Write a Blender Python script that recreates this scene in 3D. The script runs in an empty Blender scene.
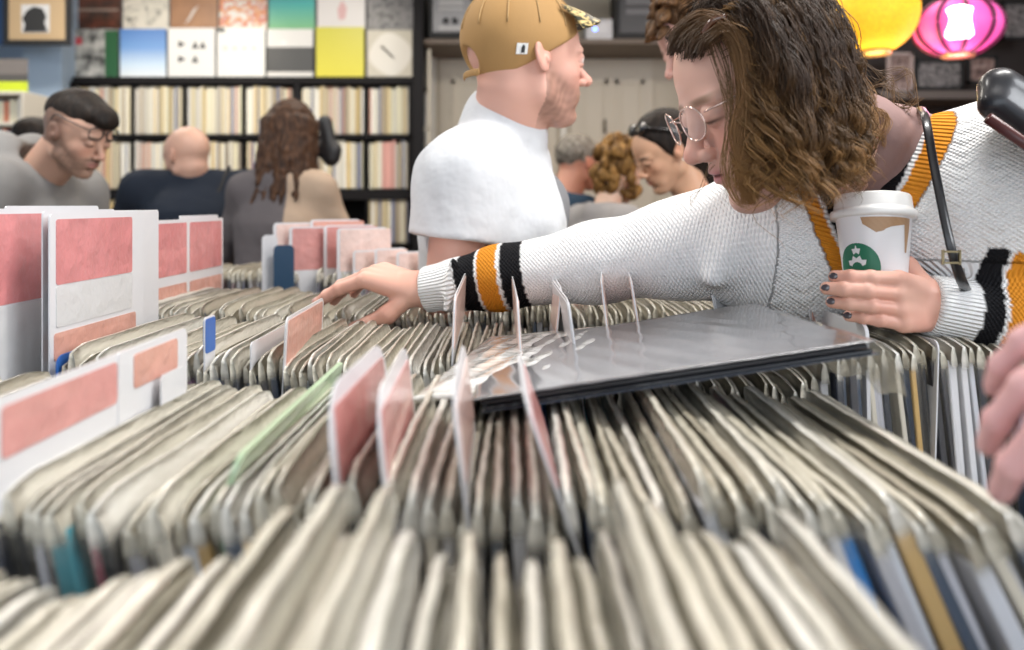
import bpy, math, random
import numpy as np
from mathutils import Vector, Matrix
C = bpy.context.scene.collection
random.seed(7); rng = np.random.default_rng(7)
PI = math.pi
FPX, CX, HY, CZ = 796.0, 512.0, 205.0, 1.30     # focal length in pixels, horizon row, eye height

def P(px, py, d):
    return np.array([(px-CX)*d/FPX, d, CZ+(HY-py)*d/FPX])
def V(*a): return np.array(a, dtype=float)
def unit(v):
    v = np.asarray(v, float); return v/np.linalg.norm(v)

# ------------------------------------------------------------------ materials
def mat(name, col, rough=.6, metal=0, spec=.5, bump=None, sss=0, coat=0, var=None, emit=None, alpha=None):
    m = bpy.data.materials.new(name); m.use_nodes = True
    nt = m.node_tree; b = nt.nodes['Principled BSDF']
    b.inputs['Base Color'].default_value = (*col, 1)
    b.inputs['Roughness'].default_value = rough; b.inputs['Metallic'].default_value = metal
    b.inputs['Specular IOR Level'].default_value = spec
    if sss: b.inputs['Subsurface Weight'].default_value = sss; b.inputs['Subsurface Radius'].default_value = (.012,.005,.003)
    if coat: b.inputs['Coat Weight'].default_value = coat; b.inputs['Coat Roughness'].default_value = .1
    if emit: b.inputs['Emission Color'].default_value = (*emit[0], 1); b.inputs['Emission Strength'].default_value = emit[1]
    tc = nt.nodes.new('ShaderNodeTexCoord')
    if var:   # (scale, amount)
        n = nt.nodes.new('ShaderNodeTexNoise'); n.inputs['Scale'].default_value = var[0]; n.inputs['Detail'].default_value = 4
        nt.links.new(tc.outputs['Object'], n.inputs['Vector'])
        hsv = nt.nodes.new('ShaderNodeHueSaturation'); hsv.inputs['Color'].default_value = (*col, 1)
        mr = nt.nodes.new('ShaderNodeMapRange'); mr.inputs['To Min'].default_value = 1-var[1]; mr.inputs['To Max'].default_value = 1+var[1]
        nt.links.new(n.outputs['Fac'], mr.inputs['Value']); nt.links.new(mr.outputs['Result'], hsv.inputs['Value'])
        nt.links.new(hsv.outputs['Color'], b.inputs['Base Color'])
    if bump:  # (scale, strength, distance)
        n = nt.nodes.new('ShaderNodeTexNoise'); n.inputs['Scale'].default_value = bump[0]; n.inputs['Detail'].default_value = 3
        nt.links.new(tc.outputs['Object'], n.inputs['Vector'])
        bp = nt.nodes.new('ShaderNodeBump'); bp.inputs['Strength'].default_value = bump[1]; bp.inputs['Distance'].default_value = bump[2]
        nt.links.new(n.outputs['Fac'], bp.inputs['Height']); nt.links.new(bp.outputs['Normal'], b.inputs['Normal'])
    return m

def attr_mat(name, rough=.55, sss=0, bump=None, spec=.4, attr='Col'):
    m = mat(name, (.5,.5,.5), rough, sss=sss, bump=bump, spec=spec)
    nt = m.node_tree; a = nt.nodes.new('ShaderNodeAttribute'); a.attribute_name = attr
    nt.links.new(a.outputs['Color'], nt.nodes['Principled BSDF'].inputs['Base Color'])
    return m

# ------------------------------------------------------------------ mesh helpers
def tag(o, label=None, cat=None, group=None, kind=None):
    if label: o['label'] = label
    if cat: o['category'] = cat
    if group: o['group'] = group
    if kind: o['kind'] = kind
    return o
def link(o, parent=None):
    C.objects.link(o)
    if parent is not None: o.parent = parent
    return o
def mesh(name, v, f, smooth=False):
    me = bpy.data.meshes.new(name)
    me.from_pydata([tuple(map(float, p)) for p in v], [], [tuple(map(int, q)) for q in f])
    me.update()
    if smooth: me.polygons.foreach_set('use_smooth', [True]*len(me.polygons))
    return me
def obj(name, v, f, m, parent=None, smooth=False, loc=None, fidx=None):
    me = mesh(name, v, f, smooth)
    for mm in (m if isinstance(m, (list, tuple)) else [m]): me.materials.append(mm)
    if fidx is not None: me.polygons.foreach_set('material_index', list(fidx))
    o = link(bpy.data.objects.new(name, me), parent)
    if loc is not None: o.location = loc
    return o
def empty(name, loc=(0,0,0), rz=0):
    o = bpy.data.objects.new(name, None); C.objects.link(o); o.location = tuple(map(float, loc)); o.rotation_euler = (0,0,rz); o.empty_display_size = .05
    return o
class MB:
    def __init__(s): s.v = []; s.f = []
    def add(s, v, f):
        n = len(s.v); s.v += [tuple(p) for p in v]; s.f += [tuple(i+n for i in q) for q in f]; return s
    def box(s, x0, x1, y0, y1, z0, z1):
        v = [(x,y,z) for z in (z0,z1) for y in (y0,y1) for x in (x0,x1)]
        return s.add(v, [(0,2,3,1),(4,5,7,6),(0,1,5,4),(2,6,7,3),(0,4,6,2),(1,3,7,5)])
    def bevbox(s, x0, x1, y0, y1, z0, z1, b):
        """box with chamfered edges"""
        v = []; idx = {}
        X = (x0,x1); Y = (y0,y1); Z = (z0,z1)
        for i in (0,1):
            for j in (0,1):
                for k in (0,1):
                    sx, sy, sz = (1,-1)[i], (1,-1)[j], (1,-1)[k]
                    for a in range(3):
                        p = [X[i]+sx*b, Y[j]+sy*b, Z[k]+sz*b]; p[a] = (X[i],Y[j],Z[k])[a]
                        idx[i,j,k,a] = len(v); v.append(tuple(p))
        f = []
        for a in range(3):
            o1, o2 = [t for t in range(3) if t != a]
            for s0 in (0,1):
                q = []
                for (p1,p2) in ((0,0),(1,0),(1,1),(0,1)):
                    key = [0,0,0]; key[a] = s0; key[o1] = p1; key[o2] = p2; q.append(idx[(*key, a)])
                f.append(tuple(q))
        for a in range(3):   # edge chamfers, edge parallel to axis a
            o1, o2 = [t for t in range(3) if t != a]
            for p1 in (0,1):
                for p2 in (0,1):
                    k0 = [0,0,0]; k1 = [0,0,0]; k0[a] = 0; k1[a] = 1
                    for k in (k0,k1): k[o1] = p1; k[o2] = p2
                    f.append((idx[(*k0,o1)], idx[(*k1,o1)], idx[(*k1,o2)], idx[(*k0,o2)]))
        for i in (0,1):
            for j in (0,1):
                for k in (0,1): f.append((idx[i,j,k,0], idx[i,j,k,1], idx[i,j,k,2]))
        return s.add(v, f)
    def build(s, name, m, parent=None, smooth=False, loc=None):
        o = obj(name, s.v, s.f, m, parent, smooth, loc)
        import bmesh
        bm = bmesh.new(); bm.from_mesh(o.data); bmesh.ops.recalc_face_normals(bm, faces=bm.faces); bm.to_mesh(o.data); bm.free()
        return o
def catmull(pts, n):
    p = [np.array(q, float) for q in pts]; p = [2*p[0]-p[1]]+p+[2*p[-1]-p[-2]]; out = []
    for i in range(1, len(p)-2):
        for j in range(n):
            t = j/n; out.append(.5*((2*p[i])+(-p[i-1]+p[i+1])*t+(2*p[i-1]-5*p[i]+4*p[i+1]-p[i+2])*t*t+(-p[i-1]+3*p[i]-3*p[i+1]+p[i+2])*t**3))
    out.append(p[-2]); return out
def tube(pts, r, sides=8, flat=1.0, closed=False, up=(0,0,1)):
    pts = [np.array(q, float) for q in pts]; n = len(pts); v = []; f = []
    for i, p in enumerate(pts):
        t = unit(pts[(i+1) % n if closed else min(i+1,n-1)]-pts[i-1 if (i or closed) else 0])
        a = np.cross(t, up); a = unit(a) if np.linalg.norm(a) > 1e-4 else V(1,0,0); b = np.cross(a, t)
        rr = r(i/(n-1)) if callable(r) else r
        for k in range(sides):
            th = 2*PI*k/sides; v.append(p+a*math.cos(th)*rr*flat+b*math.sin(th)*rr)
    m = n if closed else n-1
    for i in range(m):
        for k in range(sides):
            k2 = (k+1) % sides; i2 = (i+1) % n
            f.append((i*sides+k, i*sides+k2, i2*sides+k2, i2*sides+k))
    if not closed: f.append(tuple(range(sides))[::-1]); f.append(tuple((n-1)*sides+k for k in range(sides)))
    return v, f
def lathe(prof, seg=32, close=True):
    v = []; f = []
    for (r, z) in prof:
        for k in range(seg): v.append((r*math.cos(2*PI*k/seg), r*math.sin(2*PI*k/seg), z))
    for i in range(len(prof)-1):
        for k in range(seg):
            k2 = (k+1) % seg; f.append((i*seg+k, i*seg+k2, (i+1)*seg+k2, (i+1)*seg+k))
    if close: f.append(tuple(range(seg))[::-1]); f.append(tuple((len(prof)-1)*seg+k for k in range(seg)))
    return v, f

# ------------------------------------------------------------------ implicit surfaces (smooth unions meshed on a grid)
def rc(a, b, ra, rb, k=.01, op=1): return dict(t='c', a=np.array(a,float), b=np.array(b,float), ra=ra, rb=rb, k=k, op=op)
def el(c, r, M=None, k=.01, op=1): return dict(t='e', c=np.array(c,float), r=np.array(r,float), M=np.eye(3) if M is None else np.array(M,float), k=k, op=op)
def half(p, n, op=-1, k=.002): return dict(t='h', a=np.array(p,float), n=unit(n), k=k, op=op)   # op -1 removes the side n points to
def fn(f, k=.004, op=-1): return dict(t='f', f=f, k=k, op=op)
def pdist(p, X):
    if p['t'] == 'c':
        ab = p['b']-p['a']; L2 = max(ab@ab, 1e-12); ap = X-p['a']
        t = np.clip((ap@ab)/L2, 0, 1)
        return np.linalg.norm(ap-t[...,None]*ab, axis=-1)-(p['ra']+(p['rb']-p['ra'])*t)
    if p['t'] == 'e':
        q = (X-p['c'])@p['M'].T      # rows of M are the local axes
        k0 = np.linalg.norm(q/p['r'], axis=-1); k1 = np.linalg.norm(q/(p['r']**2), axis=-1)
        return np.where(k1 > 1e-9, k0*(k0-1)/np.maximum(k1,1e-9), -p['r'].min())
    if p['t'] == 'h': return -((X-p['a'])@p['n'])
    return p['f'](X)
def bounds(p):
    if p['t'] == 'c': r = max(p['ra'],p['rb']); return np.minimum(p['a'],p['b'])-r, np.maximum(p['a'],p['b'])+r
    if p['t'] == 'e': r = p['r'].max(); return p['c']-r, p['c']+r
    return None
def combine(d, dp, k, op):
    if op > 0:
        h = np.clip(.5+.5*(d-dp)/k, 0, 1); return d*(1-h)+dp*h-k*h*(1-h)
    h = np.clip(.5-.5*(d+dp)/k, 0, 1); return d*(1-h)-dp*h+k*h*(1-h)
def sdf_mesh(prims, h, lo=None, hi=None, disp=None):
    bs = [bounds(p) for p in prims if p['op'] > 0 and bounds(p) is not None]
    L = np.min([b[0] for b in bs], 0)-3*h; H = np.max([b[1] for b in bs], 0)+3*h
    if lo is not None: L = np.maximum(L, lo)
    if hi is not None: H = np.minimum(H, hi)
    n = np.ceil((H-L)/h).astype(int)+1
    D = np.full(n, .08, np.float32)
    ax = [L[i]+h*np.arange(n[i]) for i in range(3)]
    for p in prims:
        b = bounds(p); m = p['k']+3*h+.012
        if b is None: i0 = np.zeros(3,int); i1 = n.copy()
        else:
            i0 = np.clip(np.floor((b[0]-m-L)/h).astype(int), 0, n); i1 = np.clip(np.ceil((b[1]+m-L)/h).astype(int)+1, 0, n)
        if (i1 <= i0).any(): continue
        X = np.stack(np.meshgrid(*[ax[i][i0[i]:i1[i]] for i in range(3)], indexing='ij'), -1)
        sl = tuple(slice(i0[i], i1[i]) for i in range(3))
        D[sl] = combine(D[sl], pdist(p, X), p['k'], p['op'])
    if disp is not None:
        X = np.stack(np.meshgrid(*ax, indexing='ij'), -1); D = D-disp(X)
    # surface nets
    S = D < 0
    c = np.zeros(tuple(n-1), np.uint8)
    for i in (0,1):
        for j in (0,1):
            for k in (0,1): c += S[i:n[0]-1+i, j:n[1]-1+j, k:n[2]-1+k]
    act = (c > 0) & (c < 8)
    ids = np.argwhere(act); idx = -np.ones(tuple(n-1), np.int32); idx[act] = np.arange(len(ids))
    acc = np.zeros((len(ids),3)); cnt = np.zeros(len(ids))
    corners = [(i,j,k) for i in (0,1) for j in (0,1) for k in (0,1)]
    for a in range(8):
        for b in range(a+1, 8):
            ca, cb = np.array(corners[a]), np.array(corners[b])
            if np.abs(ca-cb).sum() != 1: continue
            va = D[tuple((ids+ca).T)]; vb = D[tuple((ids+cb).T)]
            x = (va < 0) != (vb < 0)
            t = np.where(x, va/np.where(x, va-vb, 1), 0)
            acc[x] += (ca+t[:,None]*(cb-ca))[x]; cnt[x] += 1
    verts = L+h*(ids+acc/cnt[:,None])
    faces = []
    for a in range(3):
        o1, o2 = (a+1)%3, (a+2)%3
        s0 = [slice(1,n[i]-1) for i in range(3)]; s1 = list(s0); s0[a] = slice(0,n[a]-1); s1[a] = slice(1,n[a])
        A = S[tuple(s0)]; B = S[tuple(s1)]; e = np.argwhere(A != B)
        off = np.array([1,1,1]); off[a] = 0; e0 = e+off
        q = []
        for (d1,d2) in ((-1,-1),(0,-1),(0,0),(-1,0)):
            t = e0.copy(); t[:,o1] += d1; t[:,o2] += d2; q.append(idx[tuple(t.T)])
        q = np.stack(q, 1); flip = ~A[tuple(e.T)]
        q[flip] = q[flip][:, ::-1]; faces.append(q)
    faces = np.concatenate(faces); faces = faces[(faces >= 0).all(1)]
    return verts, faces
def fast_mesh(name, v, f, m, parent=None, cols=None, st=None, relax=0):
    v = np.asarray(v, np.float64); f = np.asarray(f, np.int32)
    for _ in range(relax):
        acc = np.zeros_like(v); cnt = np.zeros(len(v))
        for k in range(4):
            a, b = f[:,k], f[:,(k+1)%4]
            np.add.at(acc, a, v[b]); np.add.at(cnt, a, 1)
            np.add.at(acc, b, v[a]); np.add.at(cnt, b, 1)
        v = .5*v+.5*acc/np.maximum(cnt,1)[:,None]
    me = bpy.data.meshes.new(name); k = f.shape[1]
    me.vertices.add(len(v)); me.vertices.foreach_set('co', v.astype(np.float32).ravel())
    me.loops.add(len(f)*k); me.loops.foreach_set('vertex_index', f.ravel())
    me.polygons.add(len(f)); me.polygons.foreach_set('loop_start', np.arange(0, len(f)*k, k, dtype=np.int32))
    me.polygons.foreach_set('use_smooth', np.ones(len(f), bool))
    me.update(calc_edges=True); me.validate()
    if cols is not None:
        if callable(cols): cols = cols(v)
        a = me.attributes.new('Col', 'FLOAT_COLOR', 'POINT'); a.data.foreach_set('color', np.concatenate([cols, np.ones((len(v),1))],1).astype(np.float32).ravel())
    if st is not None:
        if callable(st): st = st(v)
        a = me.attributes.new('st', 'FLOAT_VECTOR', 'POINT'); a.data.foreach_set('vector', np.asarray(st, np.float32).ravel())
    me.materials.append(m)
    return link(bpy.data.objects.new(name, me), parent)
def shift_parts(root, loc):
    """give a thing its origin at its base while its parts stay where they are"""
    root.location = tuple(map(float, loc))
    for ch in root.children: ch.location = tuple(-float(a) for a in loc)
def snoise(X, s, seed=0):
    """cheap smooth noise in [-1,1]"""
    r = np.random.default_rng(seed); out = 0
    for i in range(5):
        d = r.normal(size=3); d /= np.linalg.norm(d); ph = r.uniform(0, 6.28); d2 = r.normal(size=3); d2 /= np.linalg.norm(d2)
        out = out+np.sin((X@d)*s*(1+.25*i)+ph+1.3*np.sin((X@d2)*s*.7+ph*2))
    return out/5
# ------------------------------------------------------------------ record sleeves
TOPZ = CZ-.166                      # usual height of the bagged tops
SL = .315                           # sleeve size
def m_bag():
    m = bpy.data.materials.new('clear_plastic_bag'); m.use_nodes = True; nt = m.node_tree
    b = nt.nodes['Principled BSDF']; out = nt.nodes['Material Output']
    b.inputs['Roughness'].default_value = .22; b.inputs['Specular IOR Level'].default_value = .6
    b.inputs['Coat Weight'].default_value = .5; b.inputs['Coat Roughness'].default_value = .1
    oi = nt.nodes.new('ShaderNodeObjectInfo'); cr = nt.nodes.new('ShaderNodeValToRGB')
    e = cr.color_ramp.elements; e[0].color = (.40,.36,.28,1); e[1].color = (.74,.72,.66,1); e[0].position = 0
    x = cr.color_ramp.elements.new(.25); x.color = (.60,.56,.46,1); x = cr.color_ramp.elements.new(.6); x.color = (.68,.64,.54,1)
    nt.links.new(oi.outputs['Random'], cr.inputs['Fac']); nt.links.new(cr.outputs['Color'], b.inputs['Base Color'])
    tc = nt.nodes.new('ShaderNodeTexCoord'); n = nt.nodes.new('ShaderNodeTexNoise'); n.inputs['Scale'].default_value = 95; n.inputs['Detail'].default_value = 4; n.inputs['Distortion'].default_value = .6
    mp = nt.nodes.new('ShaderNodeMapping'); mp.inputs['Scale'].default_value = (1,.35,1)
    nt.links.new(tc.outputs['Object'], mp.inputs['Vector']); nt.links.new(mp.outputs['Vector'], n.inputs['Vector'])
    bp = nt.nodes.new('ShaderNodeBump'); bp.inputs['Strength'].default_value = .8; bp.inputs['Distance'].default_value = .004
    nt.links.new(n.outputs['Fac'], bp.inputs['Height']); nt.links.new(bp.outputs['Normal'], b.inputs['Normal'])
    tr = nt.nodes.new('ShaderNodeBsdfTransparent'); mx = nt.nodes.new('ShaderNodeMixShader')
    a = nt.nodes.new('ShaderNodeAttribute'); a.attribute_name = 'haze'
    nt.links.new(a.outputs['Fac'], mx.inputs['Fac']); nt.links.new(tr.outputs['BSDF'], mx.inputs[1]); nt.links.new(b.outputs['BSDF'], mx.inputs[2])
    nt.links.new(mx.outputs['Shader'], out.inputs['Surface'])
    return m
def m_objcol(name, rough=.5, gloss=0):
    m = mat(name, (.5,.5,.5), rough, coat=gloss); nt = m.node_tree
    oi = nt.nodes.new('ShaderNodeObjectInfo'); nt.links.new(oi.outputs['Color'], nt.nodes['Principled BSDF'].inputs['Base Color']); return m
BAG = m_bag(); CARD = m_objcol('printed_card_sleeve', .5, .2)
def bag_mesh(seed, T=.0075, W=SL+.008, puff=1.0, rise=.02):
    r = np.random.default_rng(seed); ny = 22
    lv = [0,.08,.16,.23,.27,.29,.303,.312,.318,.324]
    v = []; hz = []
    ph = r.uniform(0,6.28,6); am = r.uniform(.4,1,6)
    for side in (-1,1):
        for i in range(ny+1):
            y = i/ny*W; s = i/ny
            w1 = am[0]*math.sin(3.3*s+ph[0])+.35*am[1]*math.sin(6.5*s+ph[1])+.12*am[2]*math.sin(17*s+ph[2])
            h1 = .8*am[3]*math.sin(4*s+ph[3])+.3*am[4]*math.sin(11*s+ph[4])
            endp = min(1, .7+3*min(s,1-s))
            for j, z in enumerate(lv):
                u = max(0,(z-.27)/.054)
                t = (T/2)*(1+.35*puff*math.sin(min(1,z/.3)*PI)*.5)*endp+.0006
                if z > .303: t *= {.312:.92,.318:.75,.324:.38}[z]
                dx = u*.0008*w1+.0003*math.sin(40*s+j*1.7+ph[5])*(z > .2)
                zz = z+(rise-.009)*u*u+.0020*h1*u*u-(.006*u*max(0,1-14*min(s,1-s)))
                v.append((dx+side*t, y-.004, zz))
                hz.append((.05 if (i < 2 and z < .304) else .14) if z < .303 else min(.93, .14+.79*((z-.303)/.009)))
    L = len(lv); n1 = (ny+1)*L; f = []
    for sd in (0,1):
        for i in range(ny):
            for j in range(L-1):
                q = (sd*n1+i*L+j, sd*n1+(i+1)*L+j, sd*n1+(i+1)*L+j+1, sd*n1+i*L+j+1); f.append(q if sd else q[::-1])
    for i in range(ny): f.append((i*L+L-1, (i+1)*L+L-1, n1+(i+1)*L+L-1, n1+i*L+L-1))
    for j in range(L-1): f.append((j, n1+j, n1+j+1, j+1)[::-1]); f.append((ny*L+j, n1+ny*L+j, n1+ny*L+j+1, ny*L+j+1))
    me = mesh('plastic_bag', v, f, True); a = me.attributes.new('haze','FLOAT','POINT'); a.data.foreach_set('value', hz)
    me.materials.append(BAG); return me
def sleeve_mesh(T=.005):
    m = MB(); m.bevbox(-T/2,T/2,0,SL,0.001,SL-.003,.0009); me = mesh('record_sleeve', m.v, m.f); me.materials.append(CARD); return me
BAGS = [bag_mesh(i, T=.0085+.0015*(i%3), rise=.011+.003*(i%4)) for i in range(12)]
SLV = [sleeve_mesh(t) for t in (.0055,.007,.0088)]
DARK = [(.02,.025,.04),(.03,.05,.09),(.012,.012,.015),(.05,.08,.14),(.06,.06,.07)]
PALE = [(.75,.75,.78),(.66,.68,.74),(.8,.78,.72),(.5,.5,.55),(.65,.6,.5)]
ODD = [(.05,.15,.40),(.4,.05,.1),(.06,.25,.3),(.3,.12,.3),(.55,.35,.12),(.1,.2,.12)]
def spinecol(r, dark=.5, odd=.12):
    u = r.random()
    return r.choice(ODD) if u < odd else (r.choice(DARK) if u < odd+dark else r.choice(PALE))
rr_ = random.Random(11)
def record(x, y, lean=0, dz=0, yaw=0, col=None, label=None, group=None, bagi=None, dark=.5, scale=1, odd=.12):
    o = bpy.data.objects.new('bagged_record', rr_.choice(SLV)); link(o)
    o.location = (x, y, TOPZ-.332+dz); o.rotation_euler = (0, lean, yaw); o.scale = (scale,1,1)
    col = col or spinecol(rr_, dark, odd)
    o.color = (*col, 1)
    tag(o, label, 'record', group)
    b = bpy.data.objects.new('plastic_bag', BAGS[rr_.randrange(12) if bagi is None else bagi]); link(b, o)
    return o
def ramp(x, pts):
    for (a,va),(b,vb) in zip(pts, pts[1:]):
        if x <= b: return va+(vb-va)*max(0,(x-a))/(b-a)
    return pts[-1][1]
def row(y, segs, lean, dz, label_fn, pitch, group_fn, skip=lambda x: False, dark=.5, odd=.12, jit=1.0, special=(), sc=1.0):
    """segs: list of (x0,x1) runs of records between dividers"""
    n = 0; done = set()
    for (a,b) in segs:
        x = a
        while x < b:
            if not skip(x):
                th = ramp(x, lean)+rr_.gauss(0,.018)*jit; th = max(-.62, min(.62, th))
                # base slid so that the top lands at x
                bx = x-math.sin(th)*.325
                drop = .33*(1-math.cos(th))
                sp = [q for q in special if q[0] <= x < q[0]+.0125 and q[0] not in done][:1]
                if sp: done.add(sp[0][0])
                record(bx, y+rr_.gauss(0,.005), th, ramp(x, dz)+rr_.gauss(0,.004)*jit, rr_.gauss(0,.012), sp[0][1] if sp else None, sp[0][2] if sp else label_fn(x), None if sp else group_fn(x), dark=dark, odd=odd, scale=sc)
                n += 1
            x += pitch*rr_.uniform(.75,1.3)
    return n
YA, YB, YC, YD, YE = .085, .48, .88, 1.275, 2.0
BIN = MB
# --- row A, nearest
def two(gap, a, b):
    return lambda x: a if x < gap else b
lab = lambda x: ('clear-bagged record in the row closest to us, at its left end' if x < -.09 else
                 'clear-bagged record upright in the middle of the row closest to us' if x < .06 else
                 'clear-bagged record fanned toward the right end of the row closest to us')
grp = lambda x: ('nearest row, left records' if x < -.09 else 'nearest row, middle records' if x < .06 else 'nearest row, right records')
row(YA, [(-.30,.33)], [(-.3,.30),(-.1,.16),(0,0),(.12,-.22),(.33,-.42)], [(-.3,-.012),(-.12,-.0),(-.07,.006),(.0,.0),(.06,.0),(.1,.018),(.13,.012),(.165,-.022),(.245,-.075),(.33,-.08)], lab, .0118, grp, sc=1.35, dark=.35)
# taller crumpled bags poking out of row A
for (x, th, dz, nm) in ((-.112,.30,.022,'leftmost of the tall pale bags poking out of the row closest to us, leaning right'),
                        (-.085,.16,.034,'tall pale bag leaning beside the dark gap in the row closest to us'),
                        (-.062,.10,.030,'tall narrow bag just left of centre in the row closest to us'),
                        (.052,-.16,.034,'biggest crumpled bag rising right of centre in the row closest to us'),
                        (.066,-.26,.030,'second crumpled bag lying against the biggest one in the row closest to us'),
                        (.135,-.36,.022,'tall bag with a rounded shiny corner at the right of the row closest to us')):
    record(x-math.sin(th)*.33, YA+.003, th, dz+.33*(1-math.cos(th))*.6, 0, (.6,.55,.45), nm, None, dark=.3, scale=1.3)
# --- row B
lab = lambda x: ('thick bagged record at the left of the second row, behind the strapped divider tab' if x < -.3 else
                 'bagged record with a cream shiny top in the left half of the second row' if x < -.115 else
                 'bagged record standing among the pink-tabbed dividers of the second row' if x < .05 else
                 'bagged record fanned left in the right half of the second row')
grp = lambda x: ('second row, far left' if x < -.3 else 'second row, left' if x < -.115 else 'second row, between dividers' if x < .05 else 'second row, right')
row(YB, [(-.52,.315)], [(-.5,-.16),(-.2,-.22),(-.13,-.12),(-.02,.0),(.04,-.12),(.12,-.30),(.22,-.42),(.34,-.50)],
    [(-.5,0),(-.1,-.004),(0,-.012),(.08,.0),(.15,.014),(.34,.012)], lab, .0108, grp, sc=1.25, dark=.5, special=[
    (.196,(.02,.30,.80),'record with a bright blue spine at the right of the second row'),
    (.212,(.75,.78,.85),'record with a white spine right beside the bright blue one'),
    (.228,(.65,.42,.16),'record with an orange-tan spine at the right of the second row'),
    (.110,(.72,.74,.80),'record with a pale spine left of the dark blue ones in the second row'),
    (.244,(.75,.76,.86),'record with a broad pale lilac spine beside the orange-tan one'),
    (-.21,(.7,.75,.85),'record with a pale blue-white spine in the left half of the second row')])
# --- row C
lab = lambda x: ('bagged record packed at the left end of the third row' if x < -.26 else
                 'bagged record in the third row below the outstretched hand' if x < -.07 else
                 'frayed-topped bagged record in the third row, left of the dark album' if x < .07 else
                 'bagged record whose spine shows beneath the tilted dark album' if x < .38 else
                 'tall bagged record at the right end of the third row, near the striped cuff')
grp = lambda x: ('third row, left' if x < -.26 else 'third row, under the hand' if x < -.07 else 'third row, middle' if x < .07 else 'third row, under the album' if x < .38 else 'third row, right end')
row(YC, [(-.49,.60)], [(-.49,-.05),(-.3,-.12),(-.1,-.22),(0,-.02),(.3,-.08),(.6,-.12)],
    [(-.49,.0),(-.1,-.004),(.0,-.008),(.05,-.03),(.30,-.028),(.36,.0),(.42,.018),(.6,.016)], lab, .0088, grp, dark=.5, odd=.10, special=[
    (.17,(.55,.05,.16),'record with a magenta spine in the third row, under the dark album'),
    (-.335,(.03,.14,.42),'record with a blue spine tab rising at the left of the third row'),
    (-.205,(.04,.22,.5),'record with a vivid blue spine below the hand, in the third row'),
    (-.08,(.03,.3,.33),'record with a teal spine left of the shiny album')])
# --- row D (behind the third row)
lab = lambda x: ('bagged record in the fourth row, left of the hand' if x < -.22 else 'bagged record in the fourth row beneath the white knitted sleeve')
grp = lambda x: ('fourth row, left' if x < -.22 else 'fourth row, under the sleeve')
row(YD, [(-.60,.40)], [(-.6,-.15),(-.3,-.25),(-.1,-.2),(.05,-.05),(.4,-.1)], [(-.6,.01),(-.3,.002),(.4,.0)], lab, .0105, grp, dark=.5)
# --- row E, far: more of the same kind, one object
v = []; f = []; hz = []; mi = []
mbag = MB(); mslv = {0: MB(), 1: MB(), 2: MB()}
x = -1.02; r = random.Random(5)
bb = BAGS[2]; bv = np.array([q.co[:] for q in bb.vertices]); bf = [tuple(q.vertices) for q in bb.polygons]; bh = [q.value for q in bb.attributes['haze'].data]
allhz = []
while x < .05:
    th = r.gauss(.05,.04); dz = r.gauss(0,.005); R = np.array([[math.cos(th),0,math.sin(th)],[0,1,0],[-math.sin(th),0,math.cos(th)]])
    off = V(x, YE+r.gauss(0,.006), TOPZ-.332+dz)
    mbag.add(bv@R.T+off, bf); allhz += bh
    t = MB(); t.bevbox(-.003,.003,0,SL,.001,SL-.003,.0009); mslv[r.choice((0,0,1,2))].add(np.array(t.v)@R.T+off, t.f)
    x += .012*r.uniform(.8,1.3)
eo = obj('distant_bagged_records', mbag.v, mbag.f, BAG, None, True); a = eo.data.attributes.new('haze','FLOAT','POINT'); a.data.foreach_set('value', allhz)
tag(eo, 'run of bagged records in the farthest row, behind the reaching hand', 'records', kind='stuff')
for k, c in ((0,(.10,.10,.14)),(1,(.5,.48,.5)),(2,(.22,.14,.16))):
    mslv[k].build('record_sleeve', mat('far_sleeve_card', c, .5), eo)

# ------------------------------------------------------------------ divider tabs
M_WHITE = mat('white_plastic', (.68,.68,.70), .28, coat=.4, bump=(60,.25,.002))
M_PINK = mat('pink_label_paper', (.62,.28,.26), .30, coat=.6, var=(25,.25), bump=(55,.7,.004))
M_RED = mat('red_label_paper', (.62,.22,.22), .28, coat=.7, var=(18,.25), bump=(45,.8,.005))
M_SALMON = mat('salmon_label_paper', (.66,.34,.27), .3, coat=.6, var=(22,.3), bump=(50,.7,.004))
M_BLUSH = mat('blush_label_paper', (.78,.58,.52), .3, coat=.6, var=(40,.2), bump=(60,.8,.004))
M_SHEET = mat('white_label_sheet', (.62,.62,.62), .35, coat=.6, bump=(40,.6,.004))
M_BLUE = mat('blue_plastic', (.03,.12,.40), .35)
M_NAVY = mat('navy_card', (.02,.06,.12), .4)
M_FILM = BAG
def rrect(y0, y1, z0, z1, r, top_only=True, n=6):
    p = []
    if top_only: p += [(y0,z0),(y1,z0)]
    else:
        for k in range(n+1): a = PI+PI/2*k/n; p.append((y0+r+r*math.cos(a), z0+r+r*math.sin(a)))
        for k in range(n+1): a = 1.5*PI+PI/2*k/n; p.append((y1-r+r*math.cos(a), z0+r+r*math.sin(a)))
    for k in range(n+1): a = PI/2*k/n; p.append((y1-r+r*math.cos(a), z1-r+r*math.sin(a)))
    for k in range(n+1): a = PI/2+PI/2*k/n; p.append((y0+r+r*math.cos(a), z1-r+r*math.sin(a)))
    return p
def plate(poly, x0, x1):
    n = len(poly); v = [(x0,y,z) for y,z in poly]+[(x1,y,z) for y,z in poly]
    f = [tuple(range(n))[::-1], tuple(range(n,2*n))]+[(i,(i+1)%n,n+(i+1)%n,n+i) for i in range(n)]
    return v, f
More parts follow.
